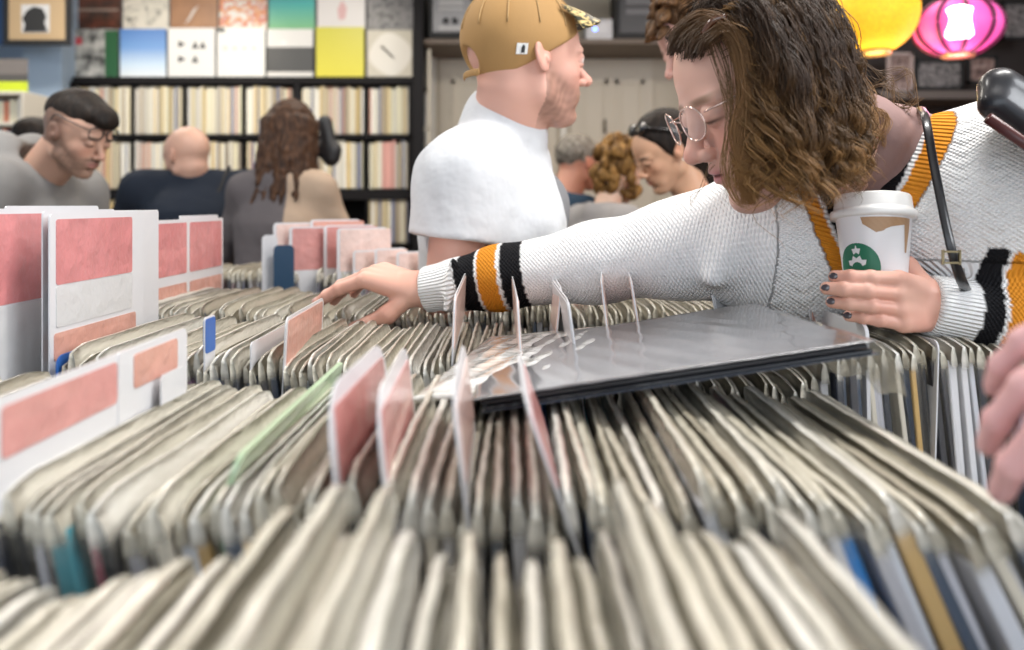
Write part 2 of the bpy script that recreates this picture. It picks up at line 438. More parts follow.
def divider(x, y, top, label, W=.31, lean=0, yaw=0, faces=(), r=.012, body=M_WHITE, t=.0016, name='divider_card', group=None, H=None):
    """faces: (name, material, y0, y1, z0, z1) rectangles inset on both sides, z measured down from the top"""
    H = H or top-(TOPZ-.32)
    base = top-H*math.cos(lean)
    v, f = plate(rrect(0,W,0,H,r), -t/2, t/2)
    o = obj(name, v, f, body, None); o.location = (x-math.sin(lean)*H, y, base); o.rotation_euler = (0,lean,yaw)
    tag(o, label, 'divider', group)
    for (nm, m, y0, y1, z0, z1) in faces:
        q = MB()
        for s in (-1,1):
            a, b = (t/2, t/2+.0009) if s > 0 else (-t/2-.0009, -t/2)
            vv, ff = plate(rrect(y0,y1,H-z1,H-z0,.004,False), a, b); q.add(vv, ff)
        q.build(nm, m, o)
    return o
# tall front cards at the left end
divider(-.560, YC-.02, CZ-.004, 'tall red-and-white divider card at the left edge, cut off by the frame', W=.135, r=.006,
        faces=[('red_panel', M_RED, .004,.100,.006,.106), ('white_panel', M_SHEET, .004,.100,.108,.30)])
divider(-.567, YC+.01, CZ-.001, 'plain white card just behind the red-and-white card at the left edge', W=.20, r=.004)
divider(-.575, YC+.03, CZ-.006, 'second plain white card in the stack beside the leftmost red panel', W=.24, r=.004)
divider(-.512, YC, CZ-.010, 'tall red-topped card with a white lower half and a pink strip at its foot', W=.225, r=.006, yaw=.0,
        faces=[('red_panel', M_RED, .012,.19,.006,.080), ('white_panel', M_SHEET, .012,.19,.081,.128), ('pink_strip', M_SALMON, .008,.20,.134,.165)])
divider(-.523, YC+.006, CZ-.007, 'clear blank card standing right behind the red-topped card', W=.29, r=.005)
divider(-.497, YC-.012, CZ-.165, 'low blue-edged card at the foot of the red-topped card', W=.05, body=M_BLUE, H=.12)
divider(-.598, YD, CZ-.026, 'red card in two panels over two orange panels, behind the red-topped card', W=.37, r=.006, yaw=.0,
        faces=[('red_panel', M_RED, .012,.185,.006,.098), ('red_panel', M_RED, .20,.36,.006,.098), ('orange_panel', M_SALMON, .012,.185,.115,.185), ('orange_panel', M_SALMON, .20,.36,.115,.17)])
divider(-.612, YD+.19, CZ-.020, 'narrow blank white card behind the second red panel of the orange-footed card', W=.19, r=.004)
# strapped pink divider in row B
o = divider(-.309, YB-.01, CZ-.116, 'pink-labelled divider strapped with a white band, low at the left edge', W=.285, r=.008,
        faces=[('pink_label', M_PINK, .010,.150,.006,.038), ('pink_label', M_SALMON, .178,.262,.006,.034), ('white_band', M_WHITE, .152,.176,.0,.07)])
divider(-.300, YB+.20, CZ-.146, 'small pale blue-white tab under the strapped pink divider', W=.05, H=.10, r=.006)
# centre row B
for (x, top, lean, yaw, fm, lab_) in (
    (-.112, CZ-.112, -.10, -.02, M_PINK, 'pink-faced rounded divider tab leaning left, first of the four across the centre'),
    (-.082, CZ-.114, -.10, .03, M_PINK, 'second centre divider tab, pinkish, right behind the shoulder of the first'),
    (-.036, CZ-.112, -.12, .02, M_BLUSH, 'thin pale divider tab seen edge-on in the centre, third from the left'),
    (.008, CZ-.118, -.34, .02, M_PINK, 'divider tab slanting down to the right with a pink edge, last of the centre four')):
    divider(x, YB-.004, top, lab_, lean=lean, yaw=yaw, r=.035, W=.19, faces=[('pink_label', fm, .012,.175,.012,.06)])
divider(-.172, YB+.02, CZ-.158, 'sea-green bagged sleeve slanting behind the first centre divider tab', lean=.3, body=mat('green_film', (.42,.55,.36), .35, coat=.5, bump=(40,.6,.004)), name='sleeve_divider', t=.004)
# row C
for (x, top, lean, fm, lab_) in (
    (-.063, CZ-.100, .04, M_BLUSH, 'tall blush divider tab in front of the black and orange sleeve stripes'),
    (.006, CZ-.103, -.06, M_BLUSH, 'thin divider tab standing just right of the sleeve stripes'),
    (.062, CZ-.105, -.14, M_WHITE, 'thin white divider tab leaning over the left corner of the dark album')):
    divider(x, YC-.004, top, lab_, lean=lean, yaw=.02, r=.02, faces=[('label_sheet', fm, .008,.30,.004,.06)])
divider(-.250, YC, CZ-.125, 'pink divider card that the fingertips of the reaching hand touch', W=.20, yaw=.03, lean=.05, r=.012,
        faces=[('pink_label', M_SALMON, .008,.19,.004,.075)])
divider(-.288, YC-.003, CZ-.152, 'short pale blue divider left of the touched pink card', W=.16, r=.006, faces=[('blue_label', mat('pale_blue_paper',(.35,.45,.6),.4), .004,.15,.03,.1)])
divider(-.338, YC-.006, CZ-.124, 'narrow vivid blue and white tab rising from the third row', W=.03, r=.004, faces=[('blue_label', M_BLUE, .001,.029,.002,.04)])
divider(.392, YC-.002, CZ-.133, 'glossy clear sleeve standing at the right corner of the dark album', W=.30, r=.012, lean=-.02, yaw=-.04, t=.004)
divider(.47, YC-.004, CZ-.150, 'pale frosted divider edge right of the dark album corner', W=.30, r=.01, lean=.03)
# tabs standing in front of the knitted sleeve, and cards by the cup
for (x, y, top, lean, yaw, W, fm, lab_) in (
    (.062, 1.00, CZ-.104, .10, .0, .15, M_BLUSH, 'leaning blush tab below the middle of the knitted sleeve, left of two larger ones'),
    (.112, 1.00, CZ-.093, -.12, -.12, .16, M_BLUSH, 'larger blush tab with a folded edge in front of the sleeve elbow'),
    (.150, 1.00, CZ-.094, -.16, -.12, .16, M_BLUSH, 'squarish blush tab standing right of the folded one'),
    (.262, 1.05, CZ-.116, -.2, -.5, .10, M_WHITE, 'low white tab poking up behind the dark album, under the upper arm'),
    (.338, 1.02, CZ-.092, -.05, -.9, .075, M_SHEET, 'wide white card standing behind the far corner of the dark album'),
    (.372, 1.00, CZ-.096, -.05, -.7, .05, M_SALMON, 'salmon card tucked behind the wide white one near the cup')):
    divider(x, y, top, lab_, lean=lean, yaw=yaw, W=W, r=.012, faces=[('label_sheet', fm, .006,W-.008,.004,.06)])
# row E: cluster of pink cards, low pink tabs, navy card
k = 0
for (x, top, dy, fm, lab_) in (
    (-.600, -.045, 0, M_BLUSH, 'first card of the blurry pink cluster in the farthest row, beside the navy card'),
    (-.560, -.055, .0, M_PINK, 'wide pale pink card of the blurry cluster in the farthest row'),
    (-.520, -.038, .05, M_SALMON, 'tallest pink card of the blurry cluster in the farthest row'),
    (-.480, -.052, .03, M_PINK, 'pink card at the middle of the blurry cluster in the farthest row'),
    (-.440, -.058, .0, M_BLUSH, 'last card at the right of the blurry pink cluster')):
    divider(x, YE+dy, CZ+top, lab_, yaw=-.95, W=.14, r=.01, faces=[('pink_label', fm, .008,.15,.004,.11)])
for (x, top) in ((-.40,-.115),(-.345,-.11),(-.29,-.118),(-.235,-.112)):
    divider(x, YE, CZ+top, 'small blush tab in the row of low tabs just above the reaching hand', yaw=-.9, W=.09, r=.01, faces=[('pink_label', M_BLUSH, .006,.094,.004,.05)], group='low blush tabs in the farthest row')
divider(-.590, YE-.03, CZ-.10, 'navy blue card hanging upright before the blurry pink cluster', W=.05, yaw=-1.1, body=M_NAVY, H=.14, t=.003)
divider(-.622, YE-.02, CZ-.075, 'slim white card left of the navy one in the farthest row', W=.04, yaw=-.9, H=.17)

# ------------------------------------------------------------------ dark album lying across the rows
A0, A1, A2 = P(480,401,.66), P(872,343,.66), P(800,298,.99)
ex = unit(A1-A0); ey = (A2-A1); ey = unit(ey-(ey@ex)*ex); ez = np.cross(ex, ey)
M = Matrix([[*map(float,(ex[i],ey[i],ez[i])), float(A0[i])] for i in range(3)]+[[0,0,0,1]])
q = MB(); q.bevbox(0,.325,0,.325,-.004,0,.001)
M_ALB = mat('dark_glossy_album', (.15,.15,.16), .25, coat=1, var=(7,.6), bump=(10,.12,.004))  # streaky reflections on the bag are put into the colour as grey mottling
alb = q.build('album', mat('dark_album_card', (.015,.015,.018), .3), None); alb.matrix_world = M
tag(alb, 'dark album in a shiny clear bag lying tilted across the third row', 'album')
q = MB()   # bag drawn over it, with a wrinkled overhang
nx, ny = 60, 40; vv = []; hz = []
for i in range(nx+1):
    for j in range(ny+1):
        x = -.006+.337*i/nx; y = -.003+.331*j/ny
        vv.append((x, y, .0022+.0008*math.sin(8*x/.3+3*y/.3)*math.sin(4*y/.3)+.0002*math.sin(55*x/.3+20*y/.3)))
ff = [(i*(ny+1)+j,(i+1)*(ny+1)+j,(i+1)*(ny+1)+j+1,i*(ny+1)+j+1) for i in range(nx) for j in range(ny)]
cov = obj('cover_sheet', vv, ff, M_ALB, alb, True)
md = cov.modifiers.new('thick','SOLIDIFY'); md.thickness = .0006
flap = MB(); pts = []
v2 = []; n = 30
for i in range(n+1):
    y = -.01+.34*i/n
    for j in range(9):
        s = j/8; v2.append((.327+.018*s+.004*math.sin(9*i/n*2+3*s), y, .002-.050*s*s-.004*math.sin(i*.9+s*4)*s))
f2 = [(i*9+j,(i+1)*9+j,(i+1)*9+j+1,i*9+j+1) for i in range(n) for j in range(8)]
fl = obj('bag_flap', v2, f2, M_FILM, alb, True); a = fl.data.attributes.new('haze','FLOAT','POINT'); a.data.foreach_set('value', [.55]*len(v2))
# second, lower dark sleeve beneath it
q = MB(); q.bevbox(.004,.330,.004,.325,-.0095,-.0055,.001)
a2 = q.build('album', mat('black_album_card', (.01,.012,.018), .25, coat=.6), None); a2.matrix_world = M
tag(a2, 'black album directly beneath the shiny dark one, showing only as a thin edge', 'album')
q = MB(); q.box(.0,.334,.0,.329,-.0100,-.0095); q.build('bag_back', mat('smoky_bag_film',(.10,.12,.16),.15,coat=1), a2)
# crinkled clear sleeve slid under its left side
B0 = P(412,399,.70); B1 = P(560,392,.68); 
vv = []; hz = []; nx, ny = 50, 50
ex2 = unit(V(.33,-.02,.035)); ey2 = unit(V(.06,.33,.0)); ez2 = np.cross(ex2, ey2)
for i in range(nx+1):
    for j in range(ny+1):
        u, w = i/nx, j/ny
        h_ = .003+.0012*math.sin(11*u+5*w)*math.sin(5*w+3*u)+.0006*math.sin(43*u-17*w)
        edge = min(1, 8*min(u,1-u,w,1-w)); p = B0+ex2*u*.20+ey2*w*.33+ez2*h_*edge+V(0,0,.001); vv.append(p)
ff = [(i*(ny+1)+j,(i+1)*(ny+1)+j,(i+1)*(ny+1)+j+1,i*(ny+1)+j+1) for i in range(nx) for j in range(ny)]
s2 = obj('bagged_record', vv, ff, mat('crinkled_clear_film', (.74,.73,.70), .15, coat=1, bump=(50,1,.006)), None, True)
md = s2.modifiers.new('thick','SOLIDIFY'); md.thickness = .005; md.offset = -1
tag(s2, 'crinkled shiny clear sleeve lying flat under the left corner of the dark album', 'record')

# ------------------------------------------------------------------ bins that hold the rows
M_PLY = mat('birch_ply', (.42,.30,.18), .5, var=(6,.2), bump=(40,.1,.002))
M_BLACKWOOD = mat('black_painted_wood', (.010,.010,.011), .6, bump=(30,.1,.002))
def bin_(x0, x1, y0, y1, label):
    z0, z1 = TOPZ-.345, TOPZ-.135
    t = empty('record_bin', ((x0+x1)/2, (y0+y1)/2, 0)); tag(t, label, 'bin'); ox, oy = t.location[0], t.location[1]
    def part(nm, *b):
        q = MB(); q.bevbox(b[0]-ox,b[1]-ox,b[2]-oy,b[3]-oy,b[4],b[5],.0012); q.build(nm, M_BLACKWOOD if nm != 'base_board' else M_PLY, t)
    part('base_board', x0,x1,y0,y1,z0-.012,z0)
    part('front_board', x0,x1,y0-.010,y0,z0-.012,z1-.05); part('back_board', x0,x1,y1,y1+.010,z0-.012,z1-.05)
    part('side_board', x0-.012,x0,y0-.01,y1+.01,z0-.012,z1); part('side_board', x1,x1+.012,y0-.01,y1+.01,z0-.012,z1)
    for (lx,ly) in ((x0,y0),(x1-.03,y0),(x0,y1-.03),(x1-.03,y1-.03)): part('leg', lx,lx+.03,ly,ly+.03,0,z0-.012)
bin_(-.55,.55,YA-.02,YA+.345,'black bin under the row of records closest to us')
bin_(-.66,.62,YB-.02,YB+.345,'black bin under the second row of records')
bin_(-.72,.74,YC-.02,YC+.345,'black bin under the third row of records')
bin_(-.86,.50,YD-.03,YD+.38,'black bin under the fourth row of records')
bin_(-1.2,.10,YE-.03,YE+.36,'black bin under the farthest row of records')
# ------------------------------------------------------------------ the room
X0, X1, Y0, Y1, ZC = -3.9, 3.6, -2.2, 5.75, 3.0
M_WALLB = mat('pale_blue_paint', (.42,.53,.66), .6, bump=(60,.05,.002))
M_CREAM = mat('cream_paint', (.56,.50,.40), .55, bump=(60,.05,.002))
M_DARKW = mat('dark_brown_paint', (.028,.020,.018), .6, var=(2,.3))
M_FLOOR = mat('worn_wood_floor', (.22,.14,.08), .5, var=(5,.3), bump=(30,.1,.002))
def struct(name, *b, m=M_CREAM):
    q = MB(); q.box(*b); o = q.build(name, m); o['kind'] = 'structure'; return o
struct('floor', X0,X1,Y0,Y1,-.1,0, m=M_FLOOR); struct('ceiling', X0,X1,Y0,Y1,ZC,ZC+.1, m=mat('ceiling_paint',(.7,.68,.64),.7))
struct('wall_left', X0-.1,X0,Y0,Y1,0,ZC, m=M_WALLB); struct('wall_right', X1,X1+.1,Y0,Y1,0,ZC, m=M_DARKW)
struct('wall_back', X0,-.62,Y1,Y1+.1,0,ZC, m=M_WALLB)
# back wall continues: cream panelling, then a dark alcove
struct('wall_rear', -.62,1.45,Y1,Y1+.1,0,ZC, m=M_CREAM)
struct('wall_alcove', 1.45,X1,Y1-.9,Y1+.1,0,ZC, m=M_DARKW)
# street side behind the viewer, with a big shop window
wm = mat('street_wall_paint',(.6,.58,.54),.6)
q = MB(); q.box(X0,-2.6,Y0-.1,Y0,0,ZC); q.box(2.6,X1,Y0-.1,Y0,0,ZC); q.box(-2.6,2.6,Y0-.1,Y0,0,.7); q.box(-2.6,2.6,Y0-.1,Y0,2.8,ZC)
o = q.build('wall_front', wm); o['kind'] = 'structure'
q = MB()
for x in (-2.6,-.9,.85,2.55): q.box(x,x+.05,Y0-.08,Y0-.02,.7,2.8)
q.box(-2.6,2.6,Y0-.08,Y0-.02,.7,.75); q.box(-2.6,2.6,Y0-.08,Y0-.02,2.75,2.8)
o = q.build('window_1', mat('window_frame_paint',(.3,.3,.3),.5)); o['kind'] = 'structure'
# door in the cream panelling
xw = lambda px, d: (px-CX)*d/FPX
zw = lambda py, d: CZ+(HY-py)*d/FPX
d = Y1
q = MB(); q.box(xw(426,d),xw(436,d),d-.05,d,0,zw(48,d)); q.box(xw(560,d)-.0,xw(566,d),d-.05,d,0,zw(48,d)); q.box(xw(426,d),xw(660,d),d-.07,d,zw(56,d),zw(44,d))
o = q.build('trim_1', mat('white_gloss_trim',(.72,.69,.62),.4)); o['kind'] = 'structure'
def paneldoor(name, xa, xb, ztop, y):
    w = xb-xa; q = MB(); q.box(xa,xb,y-.03,y-.001,.02,ztop)
    for (u0,u1) in ((.10,.46),(.54,.90)):
        for (z0,z1) in ((.25,.95),(1.08,ztop-.15)):
            a, b = xa+u0*w, xa+u1*w
            for bx in ((a,b,z0,z0+.03),(a,b,z1-.03,z1),(a,a+.03,z0,z1),(b-.03,b,z0,z1)): q.box(bx[0],bx[1],y-.042,y-.03,bx[2],bx[3])
            q.box(a+.05,b-.05,y-.038,y-.03,z0+.05,z1-.05)
    o = q.build(name, mat('cream_door_paint',(.58,.52,.42),.45)); o['kind'] = 'structure'; return o
o = paneldoor('door_1', xw(440,d), xw(556,d), zw(60,d), d)
o2 = paneldoor('door_2', xw(570,d), xw(652,d), zw(60,d), d)
v, f = tube([(xw(604,d),d-.06,zw(120,d)),(xw(604,d),d-.06,zw(134,d))], .008); obj('door_handle', v, f, mat('dark_iron',(.1,.08,.06),.4,metal=.7), o2, True)
# left boxed-out blue wall column
struct('trim_2', xw(0,4.9),xw(70,5.2)-.01,5.12,Y1,0,ZC, m=M_WALLB)

# ------------------------------------------------------------------ the tall record shelf
D = 5.2
sx0, sx1 = xw(72,D), xw(413,D); ztop = zw(78,D)
sh = empty('record_shelf', ((sx0+sx1)/2, D+.17, 0)); tag(sh, 'tall black shelving unit packed with records along the back wall', 'shelf')
M_SH = mat('black_shelf_paint', (.008,.007,.008), .6, spec=.2)
ox, oy = sh.location[0], sh.location[1]
lev = [ztop-.025-i*.357 for i in range(6)]
def shp(nm, x0,x1,y0,y1,z0,z1):
    q = MB(); q.bevbox(x0-ox,x1-ox,y0-oy,y1-oy,z0,z1,.002); q.build(nm, M_SH, sh)
for i, z in enumerate(lev): shp('shelf_board', sx0,sx1,D,D+.34,z-(.045 if i == 2 else .0)-.012,z+.013+(.02 if i == 0 else 0))
posts = [72,131,184,243,297,366,411]
for p_ in posts:
    w = .045 if p_ == 297 else (.03 if p_ in (72,411) else .012)
    shp('upright', xw(p_,D)-w/2, xw(p_,D)+w/2, D+(0 if p_ in (72,297,411) else .015), D+.34, 0, lev[0])
shp('back_panel', sx0,sx1,D+.335,D+.345,0,lev[0])
# records on the shelf
SPM = m_objcol('paper_spine', .55)
q = MB(); q.bevbox(-.5,.5,0,.30,0,1,.02); SPINE = mesh('shelf_record', q.v, q.f); SPINE.materials.append(SPM)
pal = [(.80,.72,.52),(.84,.80,.66),(.78,.76,.70),(.68,.58,.36),(.56,.46,.30),(.86,.84,.78),(.76,.60,.30),(.60,.34,.26),(.35,.30,.24),(.66,.62,.55),(.20,.22,.34),(.74,.70,.5),(.85,.82,.7)]
def edges():
    e = []
    for a, b in zip(posts, posts[1:]): e.append((xw(a,D)+(.03 if a in (297,) else .018), xw(b,D)-(.03 if b in (297,) else .018)))
    return e
rs = random.Random(3); cnt = 0
names = ['top','second','third']
grow = [1,1,1]
extra = MB()
for li in range(3):
    for bi, (a, b) in enumerate(edges()):
        x = a
        while x < b-.008:
            w = rs.choice((.008,.011,.013,.016,.020)); w = min(w, b-x)
            h = rs.uniform(.300,.322)
            hid = (li == 2 and x > xw(133,D) and x < xw(362,D))
            if not hid:
                o = bpy.data.objects.new('shelf_record', SPINE); link(o); cnt += 1
                o.location = (x+w/2, D+.012+rs.uniform(0,.015), lev[li+1]+.013+.0005); o.scale = (w*.93,1,h)
                c = rs.choice(pal); k = rs.uniform(.8,1.1); 
                if li == 1 and bi == 5 and .3 < (x-a)/(b-a) < .62: c = (.72,.38,.33)
                o.color = (min(1,c[0]*k),min(1,c[1]*k),min(1,c[2]*k),1)
                lb = f'record spine packed on the {names[li]} shelf of the black unit, '+('left of the wide post' if bi < 4 else 'right of the wide post')
                tag(o, lb, 'record', f'spines on the {names[li]} shelf, '+('left part' if bi < 4 else 'right part'))
            x += w+rs.choice((0,0,.001,.003))
# ------------------------------------------------------------------ covers displayed above it
def img_mat(name, fnn):
    """procedural picture: fnn(nt, uv) returns a colour socket"""
    m = bpy.data.materials.new(name); m.use_nodes = True; nt = m.node_tree; b = nt.nodes['Principled BSDF']
    b.inputs['Roughness'].default_value = .38; b.inputs['Coat Weight'].default_value = .0
    tc = nt.nodes.new('ShaderNodeTexCoord'); nt.links.new(fnn(nt, tc.outputs['Generated']), b.inputs['Base Color']); return m
def ramp_img(stops, axis='Z', noise=0, scale=3, interp='LINEAR', dist=0):
    def g(nt, uv):
        cr = nt.nodes.new('ShaderNodeValToRGB'); cr.color_ramp.interpolation = interp; e = cr.color_ramp.elements
        e[0].position = stops[0][0]; e[0].color = (*stops[0][1],1); e[1].position = stops[-1][0]; e[1].color = (*stops[-1][1],1)
        for s in stops[1:-1]: x = e.new(s[0]); x.color = (*s[1],1)
        if noise == 1:
            n = nt.nodes.new('ShaderNodeTexNoise'); n.inputs['Scale'].default_value = scale; n.inputs['Distortion'].default_value = dist; n.inputs['Detail'].default_value = 3
            nt.links.new(uv, n.inputs['Vector']); nt.links.new(n.outputs['Fac'], cr.inputs['Fac'])
        else:
            sp = nt.nodes.new('ShaderNodeSeparateXYZ'); nt.links.new(uv, sp.inputs[0]); nt.links.new(sp.outputs[axis], cr.inputs['Fac'])
        return cr.outputs['Color']
    return g
cols = [(72,118),(120,166),(168,215),(217,265),(267,313),(316,364),(367,412)]
up = [('brown-black cover with faint dark red figures','u1',ramp_img([(.35,(.03,.02,.015)),(.55,(.10,.035,.02)),(.7,(.16,.05,.03))],noise=1,scale=4)),
      ('cream cover with thin dark sketch lines','u2',ramp_img([(.42,(.72,.68,.58)),(.455,(.1,.09,.08)),(.47,(.75,.7,.6))],noise=1,scale=4,dist=1.5)),
      ('wood-brown cover with a pale feather','u3',ramp_img([(.3,(.30,.13,.05)),(.7,(.42,.20,.08))],noise=1,scale=3)),
      ('white cover with orange and red blossoms','u4',ramp_img([(.42,(.78,.74,.70)),(.47,(.75,.36,.12)),(.55,(.6,.10,.06)),(.6,(.75,.7,.62))],noise=1,scale=5)),
      ('cover fading from teal to green','u5',ramp_img([(0,(.20,.50,.22)),(.5,(.06,.42,.38)),(1,(.02,.30,.42))])),
      ('white cover with a small pink figure','u6',ramp_img([(0,(.74,.71,.70)),(1,(.78,.75,.73))])),
      ('dark grey collage cover','u7',ramp_img([(.35,(.04,.04,.045)),(.5,(.25,.24,.24)),(.65,(.07,.07,.08))],noise=1,scale=5))]
lo = [('grey photo cover with a green side strip','l1',ramp_img([(.35,(.05,.05,.05)),(.55,(.42,.42,.40)),(.7,(.6,.58,.55))],noise=1,scale=4)),
      ('cover fading from sky blue to white','l2',ramp_img([(0,(.82,.86,.90)),(.25,(.62,.76,.90)),(.6,(.20,.38,.72)),(1,(.10,.24,.58))])),
      ('white cover with small black marks','l3',ramp_img([(0,(.84,.83,.80)),(1,(.86,.85,.82))])),
      ('blank-looking white cover with faint lettering','l4',ramp_img([(0,(.84,.83,.79)),(1,(.86,.85,.81))])),
      ('cover split white above and dark grey below','l5',ramp_img([(0,(.76,.74,.70)),(.1,(.07,.07,.07)),(.62,(.78,.77,.74))],interp='CONSTANT')),
      ('plain bright yellow cover','l6',ramp_img([(0,(.78,.70,.06)),(1,(.62,.58,.05))])),
      ('cream cover with a tilted white rounded diamond','l7',ramp_img([(0,(.62,.57,.46)),(1,(.58,.54,.44))]))]
dc = 5.28
ztt = [zw(76,dc), zw(27,dc)]
for rowi, (lst, zb) in enumerate(((lo, zw(77,dc)),(up, zw(28.5,dc)))):
    for (pa, pb), (desc, nm, g) in zip(cols, lst):
        xa, xb = xw(pa,dc), xw(pb,dc); s = xb-xa
        q = MB(); q.bevbox(0,s,0,.004,0,s+.012,.001)
        o = q.build('album_cover', img_mat('cover_print_'+nm, g)); o.location = (xa, dc+(.0 if rowi == 0 else .0405), zb+.002)
        tag(o, desc+' shown above the black shelf, '+('lower' if rowi == 0 else 'upper')+' row', 'album cover')
        def flat(pts, col, nm2='print'):
            n = len(pts); v = [(x*s,-.0012,z*s) for x,z in pts]+[(x*s,.0,z*s) for x,z in pts]
            obj(nm2, v, [tuple(range(n))]+[(i,n+i,n+(i+1)%n,(i+1)%n) for i in range(n)], mat('print_ink', col, .4), o)
        if nm == 'l1': flat([(.72,0),(1,0),(1,1),(.72,1)], (.03,.12,.05)); flat([(.08,.7),(.22,.7),(.22,.85),(.08,.85)], (.6,.08,.10))
        if nm == 'l3':
            B = (.05,.05,.05)
            for (u,w) in ((.22,.62),(.22,.30)): flat([(u,w),(u+.16,w+.07),(u,w+.15)], B)
            for (u,w) in ((.50,.60),(.66,.60),(.50,.30)): flat([(u,w),(u+.15,w),(u+.08,w+.16)], B)
        if nm == 'l4':
            for k in range(4): flat([(.12+.2*k,.55),(.22+.2*k,.55),(.22+.2*k,.64),(.12+.2*k,.64)], (.66,.65,.60))
            flat([(-.02,.93),(.16,.93),(.16,1.02),(-.02,1.02)], (.04,.04,.04))
        if nm == 'u6': flat([(.45,.2),(.58,.22),(.62,.45),(.52,.62),(.42,.42)], (.68,.42,.42))
        if nm == 'u3': flat([(.30,.10),(.42,.22),(.60,.52),(.48,.42)], (.72,.66,.60))
        if nm == 'u1': flat([(.06,.40),(.94,.40),(.94,.46),(.06,.46)], (.28,.20,.16))
        if nm == 'l7':
            pts = []
            for k in range(40):
                a = 2*PI*k/40; rr2 = .44/(abs(math.cos(a))**2.6+abs(math.sin(a))**2.6)**(1/2.6); a2 = a+PI/4+.15; pts.append((.52+rr2*math.cos(a2),.5+rr2*math.sin(a2)))
            flat(pts, (.78,.74,.66)); flat([(.30,.66),(.33,.70),(.62,.42),(.58,.40)], (.08,.08,.08))
        if nm == 'u5': flat([(.02,.0),(.98,.0),(.98,.02),(.02,.02)], (.1,.3,.15))
        if nm == 'l5': flat([(.30,.70),(.42,.70),(.42,.78),(.30,.78)], (.86,.86,.84))
# wall behind the covers carries a rail
struct('trim_3', sx0,sx1+.05,dc+.045,Y1,ztop-.02,ZC, m=mat('charcoal_board',(.08,.08,.085),.6))
# slim post right of the shelf and a narrow white rack
q = MB(); q.bevbox(xw(414,5.1),xw(424,5.1),5.05,5.1,0,ZC,.003); o = q.build('wall_rail', M_SH); tag(o,'black rail standing at the right end of the record shelf','rail')
q = MB()
for px in (420,428): q.box(xw(px,5.3),xw(px+3,5.3),5.28,5.30,0,zw(50,5.3))
for k in range(6): q.box(xw(420,5.3),xw(431,5.3),5.28,5.30,.3+k*.3,.31+k*.3)
o = q.build('narrow_rack', mat('cream_metal',(.6,.55,.45),.5)); tag(o,'narrow cream ladder rack between the black rail and the panelled door','rack')

# ------------------------------------------------------------------ left corner: framed picture, small bookcase
d = 4.85
fr = empty('framed_picture', P(38,44,d)); tag(fr,'black-framed picture with a dark figure on a tan mount, hung in the upper left corner','picture')
def fbox(nm, pa,pb,ya,yb, t0,t1, m, par=fr, d=d):
    L = par.location; q = MB(); q.bevbox(xw(pa,d)-L[0],xw(pb,d)-L[0],t0-L[1]+d,t1-L[1]+d,zw(yb,d)-L[2],zw(ya,d)-L[2],.002); return q.build(nm, m, par)
fbox('frame', 6,72,-22,46,-.03,.0,M_BLACKWOOD); fbox('mount', 12,68,-16,41,-.034,-.03,mat('tan_mount',(.42,.30,.17),.6))
fbox('print_sheet', 25,53,6,34,-.037,-.034,mat('grey_print',(.55,.55,.55),.5))
L = fr.location; pts = [(27,33),(51,33),(48,24),(50,18),(46,10),(38,8),(31,12),(26,20),(29,26)]
v = [(xw(a,d)-L[0],-.040,zw(b,d)-L[2]) for a,b in pts]+[(xw(a,d)-L[0],-.037,zw(b,d)-L[2]) for a,b in pts]; n = len(pts)
obj('figure', v, [tuple(range(n))[::-1], tuple(range(n,2*n))]+[(i,(i+1)%n,n+(i+1)%n,n+i) for i in range(n)], mat('black_ink',(.02,.02,.02),.5), fr)
fr.location = fr.location
q = MB(); q.bevbox(xw(-60,d),xw(7,d),d-.02,d,zw(46,d),zw(-30,d),.002); o = q.build('framed_picture', mat('deep_blue_print',(.01,.03,.08),.3)); tag(o,'dark blue picture at the very left edge, beside the tan-mounted one','picture')
d = 4.2
bk = empty('bookcase', (xw(-20,d), d+.12, 0)); tag(bk,'small white bookcase at the left edge below the dark pictures','bookcase')
def bb_(nm, x0,x1,y0,y1,z0,z1,m): q = MB(); L = bk.location; q.bevbox(x0-L[0],x1-L[0],y0-L[1],y1-L[1],z0,z1,.003); return q.build(nm,m,bk)
MC = mat('white_bookcase_paint',(.62,.58,.5),.5)
bb_('side_panel',xw(20,d),xw(23,d),d,d+.25,0,zw(91,d),MC); bb_('side_panel',xw(-62,d),xw(-59,d),d,d+.25,0,zw(91,d),MC)
for z in (91,122,152,182,212): bb_('shelf_board',xw(-60,d),xw(21,d),d,d+.25,zw(z,d)-.02,zw(z,d),MC)
bb_('back_panel',xw(-60,d),xw(21,d),d+.24,d+.25,0,zw(91,d),MC)
x = xw(-55,d); k = 0
for z in (122,152):
    x = xw(-18,d)
    while x < xw(16,d):
        w = rs.uniform(.015,.03); q = MB(); q.bevbox(0,w*.92,0,.18,0,rs.uniform(.11,.13),.002); o = q.build('book', mat('book_cover', rs.choice([(.7,.65,.5),(.55,.2,.12),(.25,.3,.4),(.75,.72,.66),(.6,.5,.2)]), .5)); o.location = (x,d+.03,zw(z,d)+.001)
        tag(o, 'small book on the '+('upper' if z == 122 else 'middle')+' shelf of the white bookcase', 'book', 'books in the white bookcase, '+('upper' if z == 122 else 'middle')+' shelf'); x += w
q = MB(); q.bevbox(xw(-16,d),xw(16,d),d+.1,d+.105,zw(91,d)+.001,zw(55,d),.001)
o = q.build('magazine', img_mat('magazine_print', ramp_img([(0,(.50,.60,.03)),(.34,(.09,.085,.08)),(.55,(.18,.16,.15)),(.95,(.12,.11,.10))],interp='CONSTANT'))); tag(o,'magazine with a dark grey photo over a lime green band, standing on the white bookcase','magazine')

